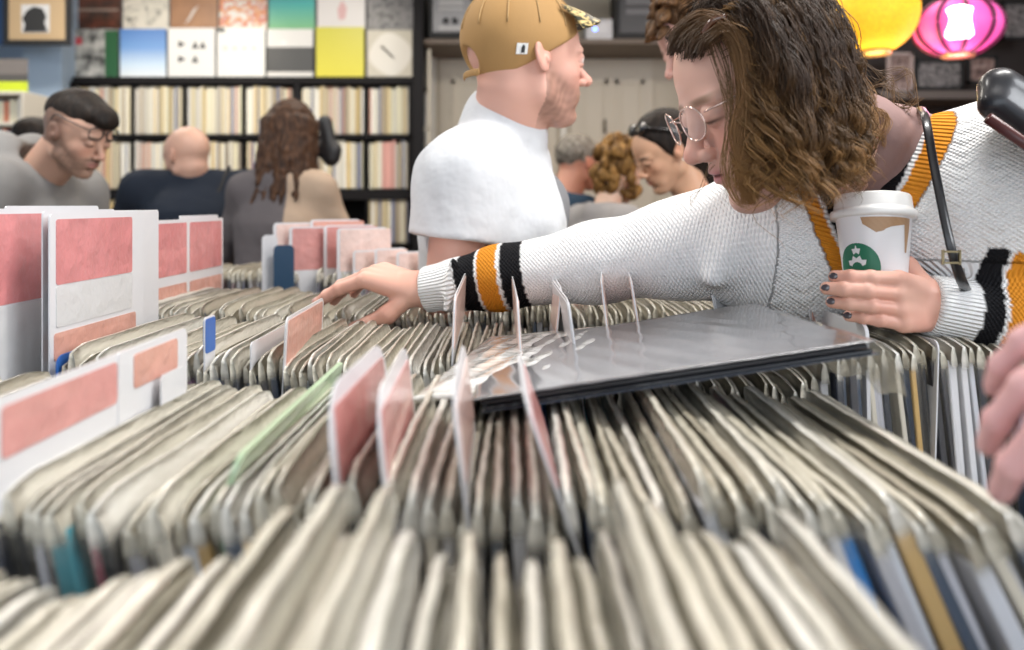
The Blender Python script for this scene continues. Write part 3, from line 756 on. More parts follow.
# ------------------------------------------------------------------ shelf of hi-fi over the door
d = 5.3
struct('trim_4', xw(426,d),xw(700,d),d-.1,Y1,zw(42,d)-.03,zw(42,d), m=mat('brown_ledge',(.16,.12,.09),.5))
def hifi(pa,pb,top,bot,label,cat,body,face):
    t = empty(cat.replace(' ','_'), P((pa+pb)/2,bot,d)); tag(t,label,cat); L = t.location
    def bx(nm,a,b,y0,y1,z0,z1,m): q = MB(); q.bevbox(a-L[0],b-L[0],y0-L[1],y1-L[1],z0-L[2],z1-L[2],.002); return q.build(nm,m,t)
    bx('casing',xw(pa,d),xw(pb,d),d-.08,d+.2,zw(bot,d)+.001,zw(top,d),body)
    bx('front_panel',xw(pa+4,d),xw(pb-4,d),d-.088,d-.08,zw(bot-5,d),zw(top+4,d),face)
    return t, bx
t, bx = hifi(430,476,-12,40,'black-cased cassette deck with two dark round windows, left of the cap','cassette deck',M_BLACKWOOD,mat('grey_fascia',(.22,.22,.23),.4,metal=.4))
for px in (446,455):
    v, f = lathe([(.0,0),(.020,0),(.020,.01),(.008,.012)],20); o = obj('tape_window',[(a,-c,b) for a,b,c in v],f,M_BLACKWOOD,t,True); o.location = tuple(P(px,21,d-.088)-np.array(t.location))
for (ya,yb) in ((3,9),(11,14),(29,33)): bx('button_row',xw(440,d),xw(464,d),d-.091,d-.088,zw(yb,d),zw(ya,d),mat('pale_button',(.45,.45,.45),.4))
t, bx = hifi(585,611,22,42,'white router box with a small blue light, right of the cap brim','router',mat('white_case',(.6,.6,.62),.4),mat('white_case_front',(.7,.7,.72),.4))
v, f = lathe([(.001,0),(.010,0),(.008,.004),(.001,.005)],12); o = obj('status_light',[(a,-c,b) for a,b,c in v],f,mat('blue_led',(.1,.2,1),.3,emit=((.08,.2,1),12)),t,True); o.location = tuple(P(595,29,d-.088)-np.array(t.location))
t, bx = hifi(614,672,-14,41,'large black amplifier behind the curly-haired head','amplifier',M_BLACKWOOD,mat('dark_fascia',(.05,.05,.055),.4))
for (ya,yb) in ((-4,8),(12,18)): bx('display_strip',xw(624,d),xw(660,d),d-.091,d-.088,zw(yb,d),zw(ya,d),mat('dim_display',(.16,.16,.17),.4))
t, bx = hifi(480,560,-20,38,'wide dark speaker cabinet behind the cap','speaker',mat('walnut_case',(.10,.06,.04),.5),mat('speaker_cloth',(.03,.028,.028),.8))

# ------------------------------------------------------------------ right alcove: frames and dark shelf
d = 4.6
def fpic(pa,pb,ya,yb,m1,label,d=d,mm=M_BLACKWOOD):
    t = empty('framed_picture', P((pa+pb)/2,yb,d)); tag(t,label,'picture'); L = t.location
    def bx(nm,a,b,y0,y1,z0,z1,m): q = MB(); q.bevbox(a-L[0],b-L[0],y0-L[1],y1-L[1],z0-L[2],z1-L[2],.001); return q.build(nm,m,t)
    w = .018
    for (a,b,c,e) in ((pa,pb,ya,ya+3),(pa,pb,yb-3,yb),(pa,pa+3,ya,yb),(pb-3,pb,ya,yb)): bx('frame_edge',xw(a,d),xw(b,d),d-.02,d,zw(e,d),zw(c,d),mm)
    bx('print_sheet',xw(pa+3,d),xw(pb-3,d),d-.012,d-.004,zw(yb-3,d),zw(ya+3,d),m1)
n1 = img_mat('faded_photo', ramp_img([(.35,(.05,.03,.03)),(.5,(.22,.14,.12)),(.7,(.4,.32,.3))],noise=1,scale=4))
n2 = img_mat('type_poster', ramp_img([(.4,(.03,.03,.03)),(.52,(.32,.30,.30)),(.6,(.05,.05,.05))],noise=1,scale=8))
fpic(886,912,53,92,n1,'pale-framed photo on the dark wall under the yellow lantern',mm=mat('pale_frame',(.45,.36,.34),.4))
fpic(914,962,60,90,n2,'black-framed poster of pale lettering under the pink lantern')
fpic(966,996,56,84,n1,'small dark picture right of the lettered poster')
fpic(1000,1040,2,40,n2,'dark picture at the right edge beyond the pink lantern')
fpic(830,868,70,100,n1,'dim photo on the alcove wall beside the curls')
struct('trim_5', xw(868,d),xw(1060,d),d-.1,Y1-.9,zw(101,d),zw(93,d), m=mat('grey_ledge',(.12,.10,.09),.5))
for i,(pa,pb,ya,c,ds) in enumerate(((930,944,101,(.35,.42,.5),'pale blue'),(975,990,99,(.5,.3,.12),'orange-brown'))):
    pass
# ------------------------------------------------------------------ lanterns
def lantern(px, py, d, rx, rz, pinkish):
    c = P(px,py,d); t = empty('paper_lantern', c)
    if not pinkish:
        tag(t,'round glowing yellow paper lantern hanging at the top, left of the pink one','lantern')
        prof = []; n = 44
        for i in range(n+1):
            a = -PI/2+.16+(PI-.32)*i/n; w = 1+.012*(i % 2)
            prof.append((rx*math.cos(a)*w, rz*math.sin(a)))
        v, f = lathe(prof,48,False); m = mat('yellow_glowing_paper',(.75,.45,.02),.7,var=(30,.15),bump=(60,.6,.003),emit=((1,.44,.012),.8))
        nt = m.node_tree; ge = nt.nodes.new('ShaderNodeTexNoise'); ge.inputs['Scale'].default_value = 45; mr = nt.nodes.new('ShaderNodeMapRange'); mr.inputs['To Min'].default_value = .1; mr.inputs['To Max'].default_value = 1.25
        nt.links.new(ge.outputs['Fac'], mr.inputs['Value']); nt.links.new(mr.outputs['Result'], nt.nodes['Principled BSDF'].inputs['Emission Strength'])
        o = obj('paper_shade', v, f, m, t, True)
    else:
        tag(t,'glowing pink ribbed lantern with dark hoops at the top right','lantern')
        v = []; f = []; seg = 96; n = 24
        for i in range(n+1):
            a = -PI/2+.22+(PI-.44)*i/n
            for k in range(seg):
                th = 2*PI*k/seg; lobe = .93+.07*abs(math.sin(th*5)); v.append((rx*math.cos(a)*lobe*math.cos(th), rx*math.cos(a)*lobe*math.sin(th), rz*math.sin(a)))
        for i in range(n):
            for k in range(seg): k2 = (k+1)%seg; f.append((i*seg+k,i*seg+k2,(i+1)*seg+k2,(i+1)*seg+k))
        obj('silk_shade', v, f, mat('pink_glowing_silk',(.8,.12,.45),.6,emit=((1,.10,.42),.62)), t, True)
        mh = mat('dark_hoop',(.12,.01,.05),.4)
        for k in range(10):
            th = 2*PI*k/10+.0; pts = [(rx*math.cos(a)*1.0*math.cos(th), rx*math.cos(a)*math.sin(th), rz*1.02*math.sin(a)) for a in np.linspace(-PI/2+.22,PI/2-.22,20)]
            v, f = tube(pts,.0068,6); obj('hoop',v,f,mh,t,True)
        # warm white bulb window
        v, f = lathe([(.03,-.052),(.045,-.04),(.045,.05),(.03,.06)],20); obj('bulb',v,f,mat('lamp_glow',(1,.9,.8),.4,emit=((1,.82,.8),9)),t,True)
        for o in list(t.children):
            if o.name.startswith('bulb'): o.location = (-.052,-.100,-.012); o.scale = (1,1,1)
    for s in (-1,1):
        v, f = lathe([(.055,-.006),(.058,0),(.055,.006)],24); o = obj('rim',v,f,mat('gold_rim',(.7,.45,.2),.3,metal=.6),t,True); o.location = (0,0,s*rz*.985)
    v, f = tube([(0,0,rz),(0,0,ZC-c[2])],.003,6); obj('cord',v,f,M_BLACKWOOD,t)
    l = bpy.data.lights.new('lantern_bulb','POINT'); l.energy = 6; l.color = (1,.75,.3) if not pinkish else (1,.4,.6); l.shadow_soft_size = .1
    lo_ = bpy.data.objects.new('lantern_bulb', l); link(lo_); lo_.location = tuple(c-V(0,0,rz+.12))
lantern(875,11,2.9,.150,.156,False)
lantern(958,27,2.9,.150,.105,True)
# ------------------------------------------------------------------ people: shared anatomy
def frame(yaw, pitch, roll=0):
    """head axes: forward, left, up. yaw 0 looks to +x, pitch > 0 looks down"""
    F = V(math.cos(yaw), math.sin(yaw), 0); L = V(-math.sin(yaw), math.cos(yaw), 0); U = V(0,0,1)
    f = F*math.cos(pitch)-U*math.sin(pitch); u = F*math.sin(pitch)+U*math.cos(pitch)
    if roll: l2 = L*math.cos(roll)+u*math.sin(roll); u = u*math.cos(roll)-L*math.sin(roll); L = l2
    return np.stack([f, L, u])       # rows
class Head:
    def __init__(s, c, H, yaw, pitch, roll=0): s.c = np.array(c,float); s.H = H; s.M = frame(yaw,pitch,roll)
    def w(s, x, y, z): return s.c+s.H*(V(x,y,z)@s.M)
    def loc(s, X): return (X-s.c)@s.M.T/s.H
    def dirw(s, x, y, z): return V(x,y,z)@s.M
    def prims(s, female=False, ears=True, eyes_down=True, nose=1.0, jaw=1.0, neck_to=None, neck_r=None, detail=True):
        H = s.H; w = s.w; e = lambda c, r, k=.04, op=1, M=None: el(w(*c), V(*r)*H, s.M if M is None else M, k*H, op)
        c = lambda a, b, ra, rb, k=.04, op=1: rc(w(*a), w(*b), ra*H, rb*H, k*H, op)
        p = [e((-.07,0,.12),(.405,.325,.375)) if not female else e((.0,0,.12),(.320,.308,.365)), e((.115,0,.13),(.268,.265,.275),.08), e((.10,0,-.10),(.255,.235,.30),.08)]
        for q in (-1,1):
            p += [c((-.03,.215*q,-.16),(-.0,.20*q,-.25),.07,.07,.08), c((-.0,.20*q,-.26),(.24,.055*q,-.415),.065*jaw,.065*jaw,.09),
                  e((.235,.135*q,-.10),(.095,.09,.095),.08), e((.315,.115*q,.065),(.055,.10,.035),.06), e((.27,.07*q,-.25),(.09,.09,.12),.08)]
        p += [e((.30,0,-.405),(.075,.075,.065),.06), e((.33,0,-.25),(.05,.085,.075),.06)]
        for q in (-1,1): p.append(e((.405,.125*q,.0),(.07,.075,.05),.05,-1))
        # nose
        p += [c((.345,0,.045),(.375,0,.0),.035,.030,.05), c((.37,0,.0),(.445*nose,0,-.115),.028,.040,.035), e((.462*nose,0,-.135),(.040,.042,.036),.03)]
        for q in (-1,1): p += [e((.405,.052*q,-.150),(.042,.030,.032),.02)]
        if detail:
            for q in (-1,1): p.append(e((.425,.024*q,-.178),(.020,.011,.014),.012,-1))
            # lips and philtrum
            p += [e((.375,0,-.232),(.032,.072,.020),.02), e((.366,0,-.282),(.034,.060,.024),.018), e((.405,0,-.257),(.035,.080,.005),.010,-1), e((.36,0,-.33),(.04,.06,.018),.03,-1)]
            for q in (-1,1):   # eyeballs with lids
                p += [e((.322,.122*q,.0),(.058,.062,.056),.012)]
                if eyes_down: p += [e((.327,.122*q,.010),(.060,.066,.052),.008), e((.385,.122*q,-.022),(.03,.06,.004),.008,-1)]
                else: p += [e((.325,.122*q,.022),(.062,.068,.040),.010), e((.325,.122*q,-.034),(.058,.064,.026),.012)]
        if ears:
            for q in (-1,1):
                Me = frame(0,0); a = .35; R = np.array([[math.cos(a)*1,0,math.sin(-.25)],[0,1,0],[math.sin(.25),0,math.cos(.25)]])
                Re = np.stack([unit(V(.88,.42*q,.20)), unit(V(-.42*q*1,.9,0)*V(1,1,1)*V(q if q>0 else 1,1,1)) , unit(V(-.22,.05*q,.97))])
                ax = unit(V(.88,.42*-q,.22)); up = unit(V(-.22,0,.97)-ax*(V(-.22,0,.97)@ax)); sd = np.cross(up, ax)
                Mh = np.stack([ax,sd,up])@s.M
                cc = (-.045,.335*q,-.02)
                p += [e(cc,(.072,.026,.120),.02,1,Mh), e((-.035,.30*q,-.04),(.05,.04,.08),.03)]
                o = .030*q
                p += [el(w(cc[0]+.008,cc[1]+o,cc[2]+.012), V(.046,.020,.082)*H, Mh, .012*H, -1), el(w(cc[0]+.03,cc[1]+.01*q,cc[2]-.03), V(.018,.02,.03)*H, Mh, .015*H, 1)]
        nt = neck_to if neck_to is not None else w(-.18,0,-.85)
        nr = neck_r or (.215 if female else .26)
        p += [rc(w(-.13,0,-.20), nt, nr*H, nr*1.08*H, .07*H)]
        if detail: p += [rc(w(.07,0,-.33), nt+s.M[0]*.04*H, .12*H, nr*.6*H, .09*H)]
        return p
def mixc(a, b, t): t = np.clip(t,0,1)[:,None]; return np.asarray(a)*(1-t)+np.asarray(b)*t
def head_colors(hd, skin, lips, brow, beard=None, beard_amt=0, lash=True, blush=.25, iris=None, stubble_scalp=None):
    def g(X):
        q = hd.loc(X); x,y,z = q.T; ay = np.abs(y)
        c = np.tile(np.array(skin), (len(X),1))
        front = (x > .1)
        bl = np.exp(-(((x-.30)/.13)**2+((ay-.15)/.09)**2+((z+.12)/.10)**2))+np.exp(-(((x-.47)/.07)**2+(y/.06)**2+((z+.13)/.06)**2))+np.exp(-(((ay-.34)/.05)**2+((x+.03)/.12)**2+(z/.15)**2))
        c = mixc(c, np.array(skin)*V(1.08,.72,.68), bl*blush*1.6)
        lp = np.exp(-((z+.257)/.034)**4-(y/.085)**4)*(x > .33); c = mixc(c, lips, lp*.9)
        mouth = np.exp(-((z+.257)/.0065)**2-(y/.085)**4)*(x > .33); c = mixc(c, np.array(lips)*.35, mouth)
        bz = .078+.02*(ay-.12); br = np.exp(-((z-bz)/.018)**4-((ay-.125)/.085)**4)*(x > .2); c = mixc(c, brow, br*.85)
        if lash:
            e2 = np.exp(-((z+.022-.05*(ay-.12)**2*10)/.008)**2-((ay-.122)/.062)**6)*(x > .25); c = mixc(c, (.03,.018,.012), e2*.95)
        if iris is not None:
            e3 = np.exp(-((z+.004)/.020)**6-((ay-.122)/.055)**6)*(x > .34); c = mixc(c, (.75,.72,.70), e3); e4 = np.exp(-((z+.004)/.020)**4-((ay-.122)/.022)**4)*(x > .34); c = mixc(c, iris, e4)
        if beard is not None:
            zt = np.where(x > .22, -.20, -.20+(.22-x)*.75); m = 1/(1+np.exp(-(zt-z)/.02))*(x > -.0)*(1/(1+np.exp(-(z+.47)/.03)))
            lip2 = np.exp(-((z+.257)/.04)**4-(y/.09)**4)
            m = m*(1-lip2*.9)+ (np.exp(-((z+.205)/.02)**2-(y/.12)**4)*(x>.3))
            n = .75+.25*snoise(q, 60, 3)
            c = mixc(c, beard, m*beard_amt*n*(z > -.62))
        if stubble_scalp is not None:
            col, amt, top = stubble_scalp
            m = 1/(1+np.exp(-(z-top+.9*(x-.05))/.03*-1)) if False else ((z > -.18)*(x < .12)*(1/(1+np.exp((x-.05+.0*z)/.03))))
            c = mixc(c, col, m*amt)
        return np.clip(c,0,1)
    return g

def hand_prims(wrist, fdir, back, thumb_side, curls, thumb, S=1.0, spread=(.10,.03,-.04,-.12), wr=.026, slim=.92):
    """curls: four lists of joint bends; thumb: list of three direction vectors in the hand frame"""
    X = unit(fdir); Z = np.asarray(back,float); Z = unit(Z-X*(Z@X)); Y = np.cross(Z,X); 
    if Y@np.asarray(thumb_side) < 0: Y = -Y
    W = lambda a,b,c: np.asarray(wrist)+S*(X*a+Y*b+Z*c)
    yk = (.029,.010,-.010,-.028); xk = (.088,.091,.086,.078); ln = ((.042,.025,.020),(.046,.029,.021),(.042,.027,.021),(.033,.020,.018)); r0 = (.0093,.0095,.0090,.0080)
    p = []; tips = []
    for i in range(4):
        p.append(rc(W(.004,yk[i]*.62,0), W(xk[i]*.97,yk[i],.002), .0135*S, .0108*S*slim, .012*S))
    p.append(el(W(.045,0,-.004), V(.042,.033,.012)*S, np.stack([X,Y,Z]), .012*S))
    for i in range(4):
        a = spread[i]; base = V(xk[i],yk[i],.001); th = 0; pos = base; r = r0[i]*slim
        for j, (L, bend) in enumerate(zip(ln[i], curls[i])):
            th += bend; d = V(math.cos(th)*math.cos(a), math.cos(th)*math.sin(a), -math.sin(th)); nx = pos+d*L
            ra = r*(1.0-.07*j); rb = r*(1.0-.07*(j+1))
            p.append(rc(W(*pos), W(*nx), ra*S, rb*S, .0025*S)); p.append(el(W(*pos), V(1,1,1)*ra*1.06*S, None, .003*S)); pos = nx
        tips.append((W(*pos), X*d[0]+Y*d[1]+Z*d[2], r))
    pos = V(.018,.020,-.008); rt = (.0145,.0125,.0108,.0088)
    for j, (d, L) in enumerate(zip(thumb, (.040,.034,.026))):
        nx = pos+unit(d)*L; p.append(rc(W(*pos), W(*nx), rt[j]*S*slim, rt[j+1]*S*slim, .006*S)); pos = nx
    tips.append((W(*pos), X*unit(thumb[2])[0]+Y*unit(thumb[2])[1]+Z*unit(thumb[2])[2], .0088))
    p.append(rc(W(-.03,0,-.001), W(.012,0,0), wr*S*.95, wr*S*.9, .015*S))
    return p, tips, W

SKIN = attr_mat('skin', .48, sss=.12, bump=(220,.06,.0008), spec=.4)
CLOTH = attr_mat('cloth', .85, bump=(9,.35,.02), spec=.2)
CLOTHFINE = attr_mat('jersey', .85, bump=(14,.45,.02), spec=.15)
def const(c): return lambda X: np.tile(np.array(c,float), (len(X),1))
def hair_mat(name, c1, c2, scale=90, rough=.6):
    m = mat(name, c1, rough, spec=.2); nt = m.node_tree
    tc = nt.nodes.new('ShaderNodeTexCoord'); mp = nt.nodes.new('ShaderNodeMapping'); mp.inputs['Scale'].default_value = (1,1,.25)
    n = nt.nodes.new('ShaderNodeTexNoise'); n.inputs['Scale'].default_value = scale; n.inputs['Detail'].default_value = 3
    cr = nt.nodes.new('ShaderNodeValToRGB'); cr.color_ramp.elements[0].position = .35; cr.color_ramp.elements[1].position = .7
    cr.color_ramp.elements[0].color = (*c1,1); cr.color_ramp.elements[1].color = (*c2,1)
    nt.links.new(tc.outputs['Object'], mp.inputs[0]); nt.links.new(mp.outputs[0], n.inputs['Vector']); nt.links.new(n.outputs['Fac'], cr.inputs['Fac']); nt.links.new(cr.outputs['Color'], nt.nodes['Principled BSDF'].inputs['Base Color'])
    bp = nt.nodes.new('ShaderNodeBump'); bp.inputs['Strength'].default_value = .8; bp.inputs['Distance'].default_value = .006
    nt.links.new(n.outputs['Fac'], bp.inputs['Height']); nt.links.new(bp.outputs['Normal'], nt.nodes['Principled BSDF'].inputs['Normal'])
    return m
def join_parts(name, pieces, m, parent, cols):
    """pieces: (verts, faces) lists joined as one body mesh"""
    vs = []; fs = []; cs = []; n = 0
    for (v, f), c in zip(pieces, cols): vs.append(v); fs.append(f+n); cs.append(c(v)); n += len(v)
    return fast_mesh(name, np.concatenate(vs), np.concatenate(fs), m, parent, np.concatenate(cs))

def strands(roots, paths_fn, r0, sides=3):
    pass
def strand_mesh(name, paths, radii, cols, m, parent, sides=3):
    """paths: list of (n,3) arrays; tapered tubes joined in one hair mesh"""
    vs = []; fs = []; cc = []; n0 = 0
    for p, r, c in zip(paths, radii, cols):
        n = len(p); t = np.gradient(p, axis=0); t /= np.linalg.norm(t,axis=1)[:,None]+1e-9
        a = np.cross(t, V(.3,.9,.31)); a /= np.linalg.norm(a,axis=1)[:,None]+1e-9; b = np.cross(a, t)
        s = np.linspace(0,1,n); rr = r*np.clip(np.minimum(1.0, 5*(1-s)+.15),0,1)
        ring = np.stack([p+rr[:,None]*(a*math.cos(2*PI*k/sides)+b*math.sin(2*PI*k/sides)) for k in range(sides)],1).reshape(-1,3)
        i = np.arange(n-1)
        for k in range(sides):
            k2 = (k+1)%sides; fs.append(np.stack([n0+i*sides+k, n0+i*sides+k2, n0+(i+1)*sides+k2, n0+(i+1)*sides+k],1))
        vs.append(ring); cc.append(np.repeat(c, sides, axis=0)); n0 += n*sides
    return fast_mesh(name, np.concatenate(vs), np.concatenate(fs), m, parent, np.concatenate(cc))
BASES = []      # each thing built in world coordinates gets its origin at its own base at the end
# ------------------------------------------------------------------ shoppers in the background
def figure(label, hc, yaw, H=.235, pitch=.1, roll=0, body_yaw=None, stoop=.0, skin=(.60,.38,.29), lips=(.5,.22,.2), brow=(.12,.07,.05), female=False,
           top=(.2,.2,.2), trousers=(.03,.03,.04), beard=None, beard_amt=0, hands=None, sleeve=1.0, vox=.0055, hvox=.0035, scalp=None, shoulder=.185, bulk=1.0, extra_body=None,
           iris=None, topmat=None, topcol=None, nose=1.0, neckfwd=.05, extra_top=None, arms=True, ears=True, nb=None, sh=None, elb=None, pel=None, hand_spec=None, armr=1.0):
    body_yaw = yaw if body_yaw is None else body_yaw
    F = V(math.cos(body_yaw), math.sin(body_yaw), 0); L = V(-math.sin(body_yaw), math.cos(body_yaw), 0); Z = V(0,0,1)
    hd = Head(hc, H, yaw, pitch, roll)
    nb = hd.w(-.13,0,-.2)-F*neckfwd-Z*.12-F*stoop*.08 if nb is None else np.array(nb,float)
    if pel is None: pel = V(nb[0],nb[1],0)-F*(.02+stoop*.30)+Z*(nb[2]-.52+stoop*.12)
    ch = nb*.62+pel*.38-F*.015*0
    root = empty('person'); BASES.append((root, V(pel[0],pel[1],0))); tag(root, label, 'person')
    sh = [nb+L*shoulder*q-Z*.055-F*.0 for q in (-1,1)] if sh is None else [np.array(a,float) for a in sh]
    hip = [pel+L*.095*q for q in (-1,1)]
    kn = [V(h[0],h[1],.50)+F*.03 for h in hip]; an = [V(h[0],h[1],.09)-F*.02 for h in hip]
    if hands is None: hands = [None,None]
    el_, wr_ = [], []
    for i, q in enumerate((-1,1)):
        if hands[i] is None: w_ = sh[i]+F*.26-Z*.36-L*.05*q
        else: w_ = np.array(hands[i],float)
        m = (sh[i]+w_)/2; d = np.linalg.norm(w_-sh[i]); off = math.sqrt(max(.0,.285**2-(d/2)**2)) if d < .57 else 0
        ed = unit(-Z*.8+L*.5*q-F*.35); ed = unit(ed-unit(w_-sh[i])*(ed@unit(w_-sh[i]))); el_.append(m+ed*off if not (elb and elb[i] is not None) else np.array(elb[i],float)); wr_.append(w_)
    # clothing: top
    b = bulk
    tp = [rc(sh[0]+L*.03,sh[1]-L*.03,.065*b,.065*b,.05), rc(ch+L*.07,pel+L*.06,.115*b,.105*b,.06), rc(ch-L*.07,pel-L*.06,.115*b,.105*b,.06), rc(nb-Z*.05,ch,.07*b,.13*b,.05)]+[rc(nb-Z*.012-F*.01,sh[i],.052,.060,.05) for i in (0,1)]
    if female: tp += [el(ch+F*.09+L*.07*q+Z*.02,(.055,.055,.055),None,.04) for q in (-1,1)]
    for i in (0,1):
        if sleeve >= 1: tp += [rc(sh[i],el_[i],.062*b,.050*b,.05), rc(el_[i],wr_[i],.048*b,.034*b,.03), half(wr_[i],unit(wr_[i]-el_[i])) if False else rc(wr_[i],wr_[i],.033*b,.033*b,.01)]
        else: e_ = sh[i]+(el_[i]-sh[i])*sleeve; ua = unit(el_[i]-sh[i]); tp += [rc(sh[i],e_,.070*b,.068*b*armr,.05), fn((lambda e_, ua: lambda X: np.maximum(-((X-e_)@ua), np.linalg.norm(X-e_,axis=-1)-.12))(e_-ua*.0,ua))]
    tp += extra_top(dict(F=F,L=L,Z=Z,nb=nb,ch=ch,pel=pel,sh=sh,hd=hd)) if extra_top else []
    tp += [el(nb+F*.02+Z*.03,(.068,.068,.05),None,.02,-1)]
    v, f = sdf_mesh(tp, vox, disp=lambda X: .0036*snoise(X*V(1,1,.5)+hc*3, 30, 5)+.002*snoise(X*V(1,1,1.6), 46, 8)); shirt = fast_mesh('top', v, f, topmat or CLOTH, root, topcol or const(top), relax=2)
    tr = [rc(hip[i],kn[i],.100*b,.068*b,.05) for i in (0,1)]+[rc(kn[i],an[i],.066*b,.052*b,.03) for i in (0,1)]+[rc(pel+Z*.03-L*.06,pel+Z*.03+L*.06,.108*b,.108*b,.04)]
    v, f = sdf_mesh(tr, .010); fast_mesh('trousers', v, f, CLOTH, root, const(trousers), relax=1)
    for i in (0,1):
        a = an[i]; v, f = sdf_mesh([rc(V(a[0],a[1],.045)-F*.04,V(a[0],a[1],.035)+F*.13,.045,.034,.03), rc(V(a[0],a[1],.05),V(a[0],a[1],.10),.042,.045,.02), half(V(0,0,.001),V(0,0,-1))], .008)
        fast_mesh('shoe', v, f, CLOTH, root, const((.03,.03,.03)), relax=1)
    # one skin mesh: head, neck, trunk, limbs, hands
    hp = hd.prims(female, ears=ears, eyes_down=iris is None, neck_to=nb-Z*.03, nose=nose)
    hv = sdf_mesh(hp, hvox)
    bp = [rc(nb-Z*.04,ch,.055,.10,.05), rc(ch,pel,.10,.09,.05), rc(sh[0],sh[1],.045,.045,.04)]+[rc(hip[i],kn[i],.075,.05,.03) for i in (0,1)]+[rc(kn[i],an[i],.048,.036,.03) for i in (0,1)]
    r_ = (.8 if female else .92)*armr
    for i in (0,1): bp += [rc(sh[i],el_[i],.045*r_,.040*r_,.03), rc(el_[i],wr_[i],.039*r_,.027*r_,.03)]
    bv = sdf_mesh(bp, .008)
    pcs = [hv, bv]; cl = [head_colors(hd, skin, lips, brow, beard, beard_amt, iris=iris, stubble_scalp=scalp), const(skin)]
    for i, q in enumerate((-1,1)):
        fd = unit(wr_[i]-el_[i])
        if hand_spec and hand_spec[i]: hpz, _, _ = hand_prims(wr_[i], **hand_spec[i])
        else: hpz, _, _ = hand_prims(wr_[i]+fd*.01, fd-Z*.2, Z+L*q*.2, -L*q, [[.3,.4,.3]]*4, [V(.7,.6,-.2),V(.85,.3,-.3),V(.95,.1,-.3)], S=.95 if female else 1.05)
        pcs.append(sdf_mesh(hpz, .0035)); cl.append(const(skin))
    join_parts('body', pcs, SKIN, root, cl)
    return root, hd, dict(F=F,L=L,Z=Z,nb=nb,ch=ch,pel=pel,sh=sh,el=el_,wr=wr_)
def cap_hair(hd, root, m, prims, h=.004, noise=(60,.004,1), name='hair', relax=0):
    dsp = (lambda X: noise[1]*snoise(X, noise[0], noise[2])) if noise else None
    v, f = sdf_mesh(prims, h, disp=dsp); return fast_mesh(name, v, f, m, root, relax=relax)
def E(hd, c, r, k=.03, op=1): return el(hd.w(*c), V(*r)*hd.H, hd.M, k*hd.H, op)
def HP(hd, p, n, op=-1, k=.03): return half(hd.w(*p), hd.dirw(*n), op, k*hd.H)

H_DARK = hair_mat('near_black_hair',(.008,.006,.005),(.022,.014,.010),90,.6); H_BROWN = hair_mat('brown_hair',(.018,.008,.005),(.085,.040,.020))
H_GREY = hair_mat('grey_hair',(.07,.06,.05),(.30,.27,.23),120,.6); H_CURL = hair_mat('dark_blond_curls',(.06,.028,.008),(.32,.17,.05),60); H_CHEST = hair_mat('chestnut_curls',(.035,.016,.007),(.17,.085,.035),70)

# --- man in the tan cap
hc = P(529,61,1.42)
WH = lambda X: np.tile(V(.60,.61,.63),(len(X),1))
def capman_top(X):
    return WH(X)
root, hd, B = figure('man in a backwards-fitted tan cap and white T-shirt, facing right', hc, .40, H=.242, pitch=-.02, body_yaw=.30, skin=(.66,.37,.29), lips=(.55,.25,.22), brow=(.30,.16,.09),
    beard=(.17,.09,.06), beard_amt=.85, topcol=capman_top, topmat=CLOTHFINE, sleeve=.5, bulk=1.02, shoulder=.19, vox=.0045, hvox=.0026, nb=P(508,112,1.46), sh=[P(464,180,1.35),P(506,168,1.60)], pel=V(-.09,1.62,.93), elb=[P(450,300,1.34),None], armr=1.22, hands=[P(585,330,1.62),P(640,330,1.75)], neckfwd=.075, iris=(.12,.10,.08), stoop=.1, nose=1.04)
M_TAN = mat('tan_cotton', (.37,.21,.075), .8, bump=(300,.15,.001), var=(8,.12))
M_MESH = mat('pale_tan_panel', (.44,.28,.12), .8, bump=(400,.3,.002), var=(8,.1))
cap = [E(hd,(-.075,0,.155),(.445,.365,.405)), HP(hd,(-.28,0,-.150),(.55,0,-1),-1,.01)]
v, f = sdf_mesh(cap+[E(hd,(-.50,0,-.04),(.10,.125,.12),.01,-1)], .003)
cp = fast_mesh('cap', v, f, M_TAN, root, relax=1)
q = MB()
for ang in np.linspace(0,PI,7)[:-1]:
    pts = []
    for t in np.linspace(-1.45,1.45,24):
        dx, dy = math.cos(ang)*math.sin(t), math.sin(ang)*math.sin(t); p_ = hd.w(-.075+.450*dx, .370*dy, .155+.410*math.cos(t))
        if (hd.loc(p_)[2] > -.13+.57*(hd.loc(p_)[0]+.28)): pts.append(p_)
    if len(pts) > 4: vv, ff = tube(pts,.0012,5); q.add(vv,ff)
q.build('seam', M_MESH, cp, True)
vv, ff = tube([hd.w(-.075,0,.556),hd.w(-.075,0,.575)], .007, 12); obj('button', vv, ff, M_TAN, cp, True)
# strap across the rear opening
pts = [hd.w(-.075-.42*math.cos(t)*.985,.368*math.sin(t)*1.0,-.15+.03*math.cos(t)) for t in np.linspace(-.42,.42,14)]
vv, ff = tube(pts, .006, 8, flat=.3); obj('strap', vv, ff, M_TAN, cp, True)
def patch(hd, cx_, cz_, w_, h_, off, m, name, par, side=-1, R=(.445,.365,.405), c0=(-.075,0,.155), poly=None):
    """little sewn panel lying on the crown of the cap"""
    poly = poly or [(-1,-1),(1,-1),(1,1),(-1,1)]; vv = []
    for o_ in (0,off):
        for a,b in poly:
            x = cx_+a*w_; z = cz_+b*h_; u = 1-((x-c0[0])/R[0])**2-((z-c0[2])/R[2])**2; y = side*(R[1]*math.sqrt(max(u,.01))+.003+o_); vv.append(hd.w(x,y,z))
    n = len(poly); obj(name, vv, [tuple(range(n)),tuple(range(n,2*n))[::-1]]+[(i,(i+1)%n,n+(i+1)%n,n+i) for i in range(n)], m, par)
patch(hd, -.20,.02,.038,.036,.006, mat('white_sewn_label',(.8,.8,.78),.6),'label_patch',cp)
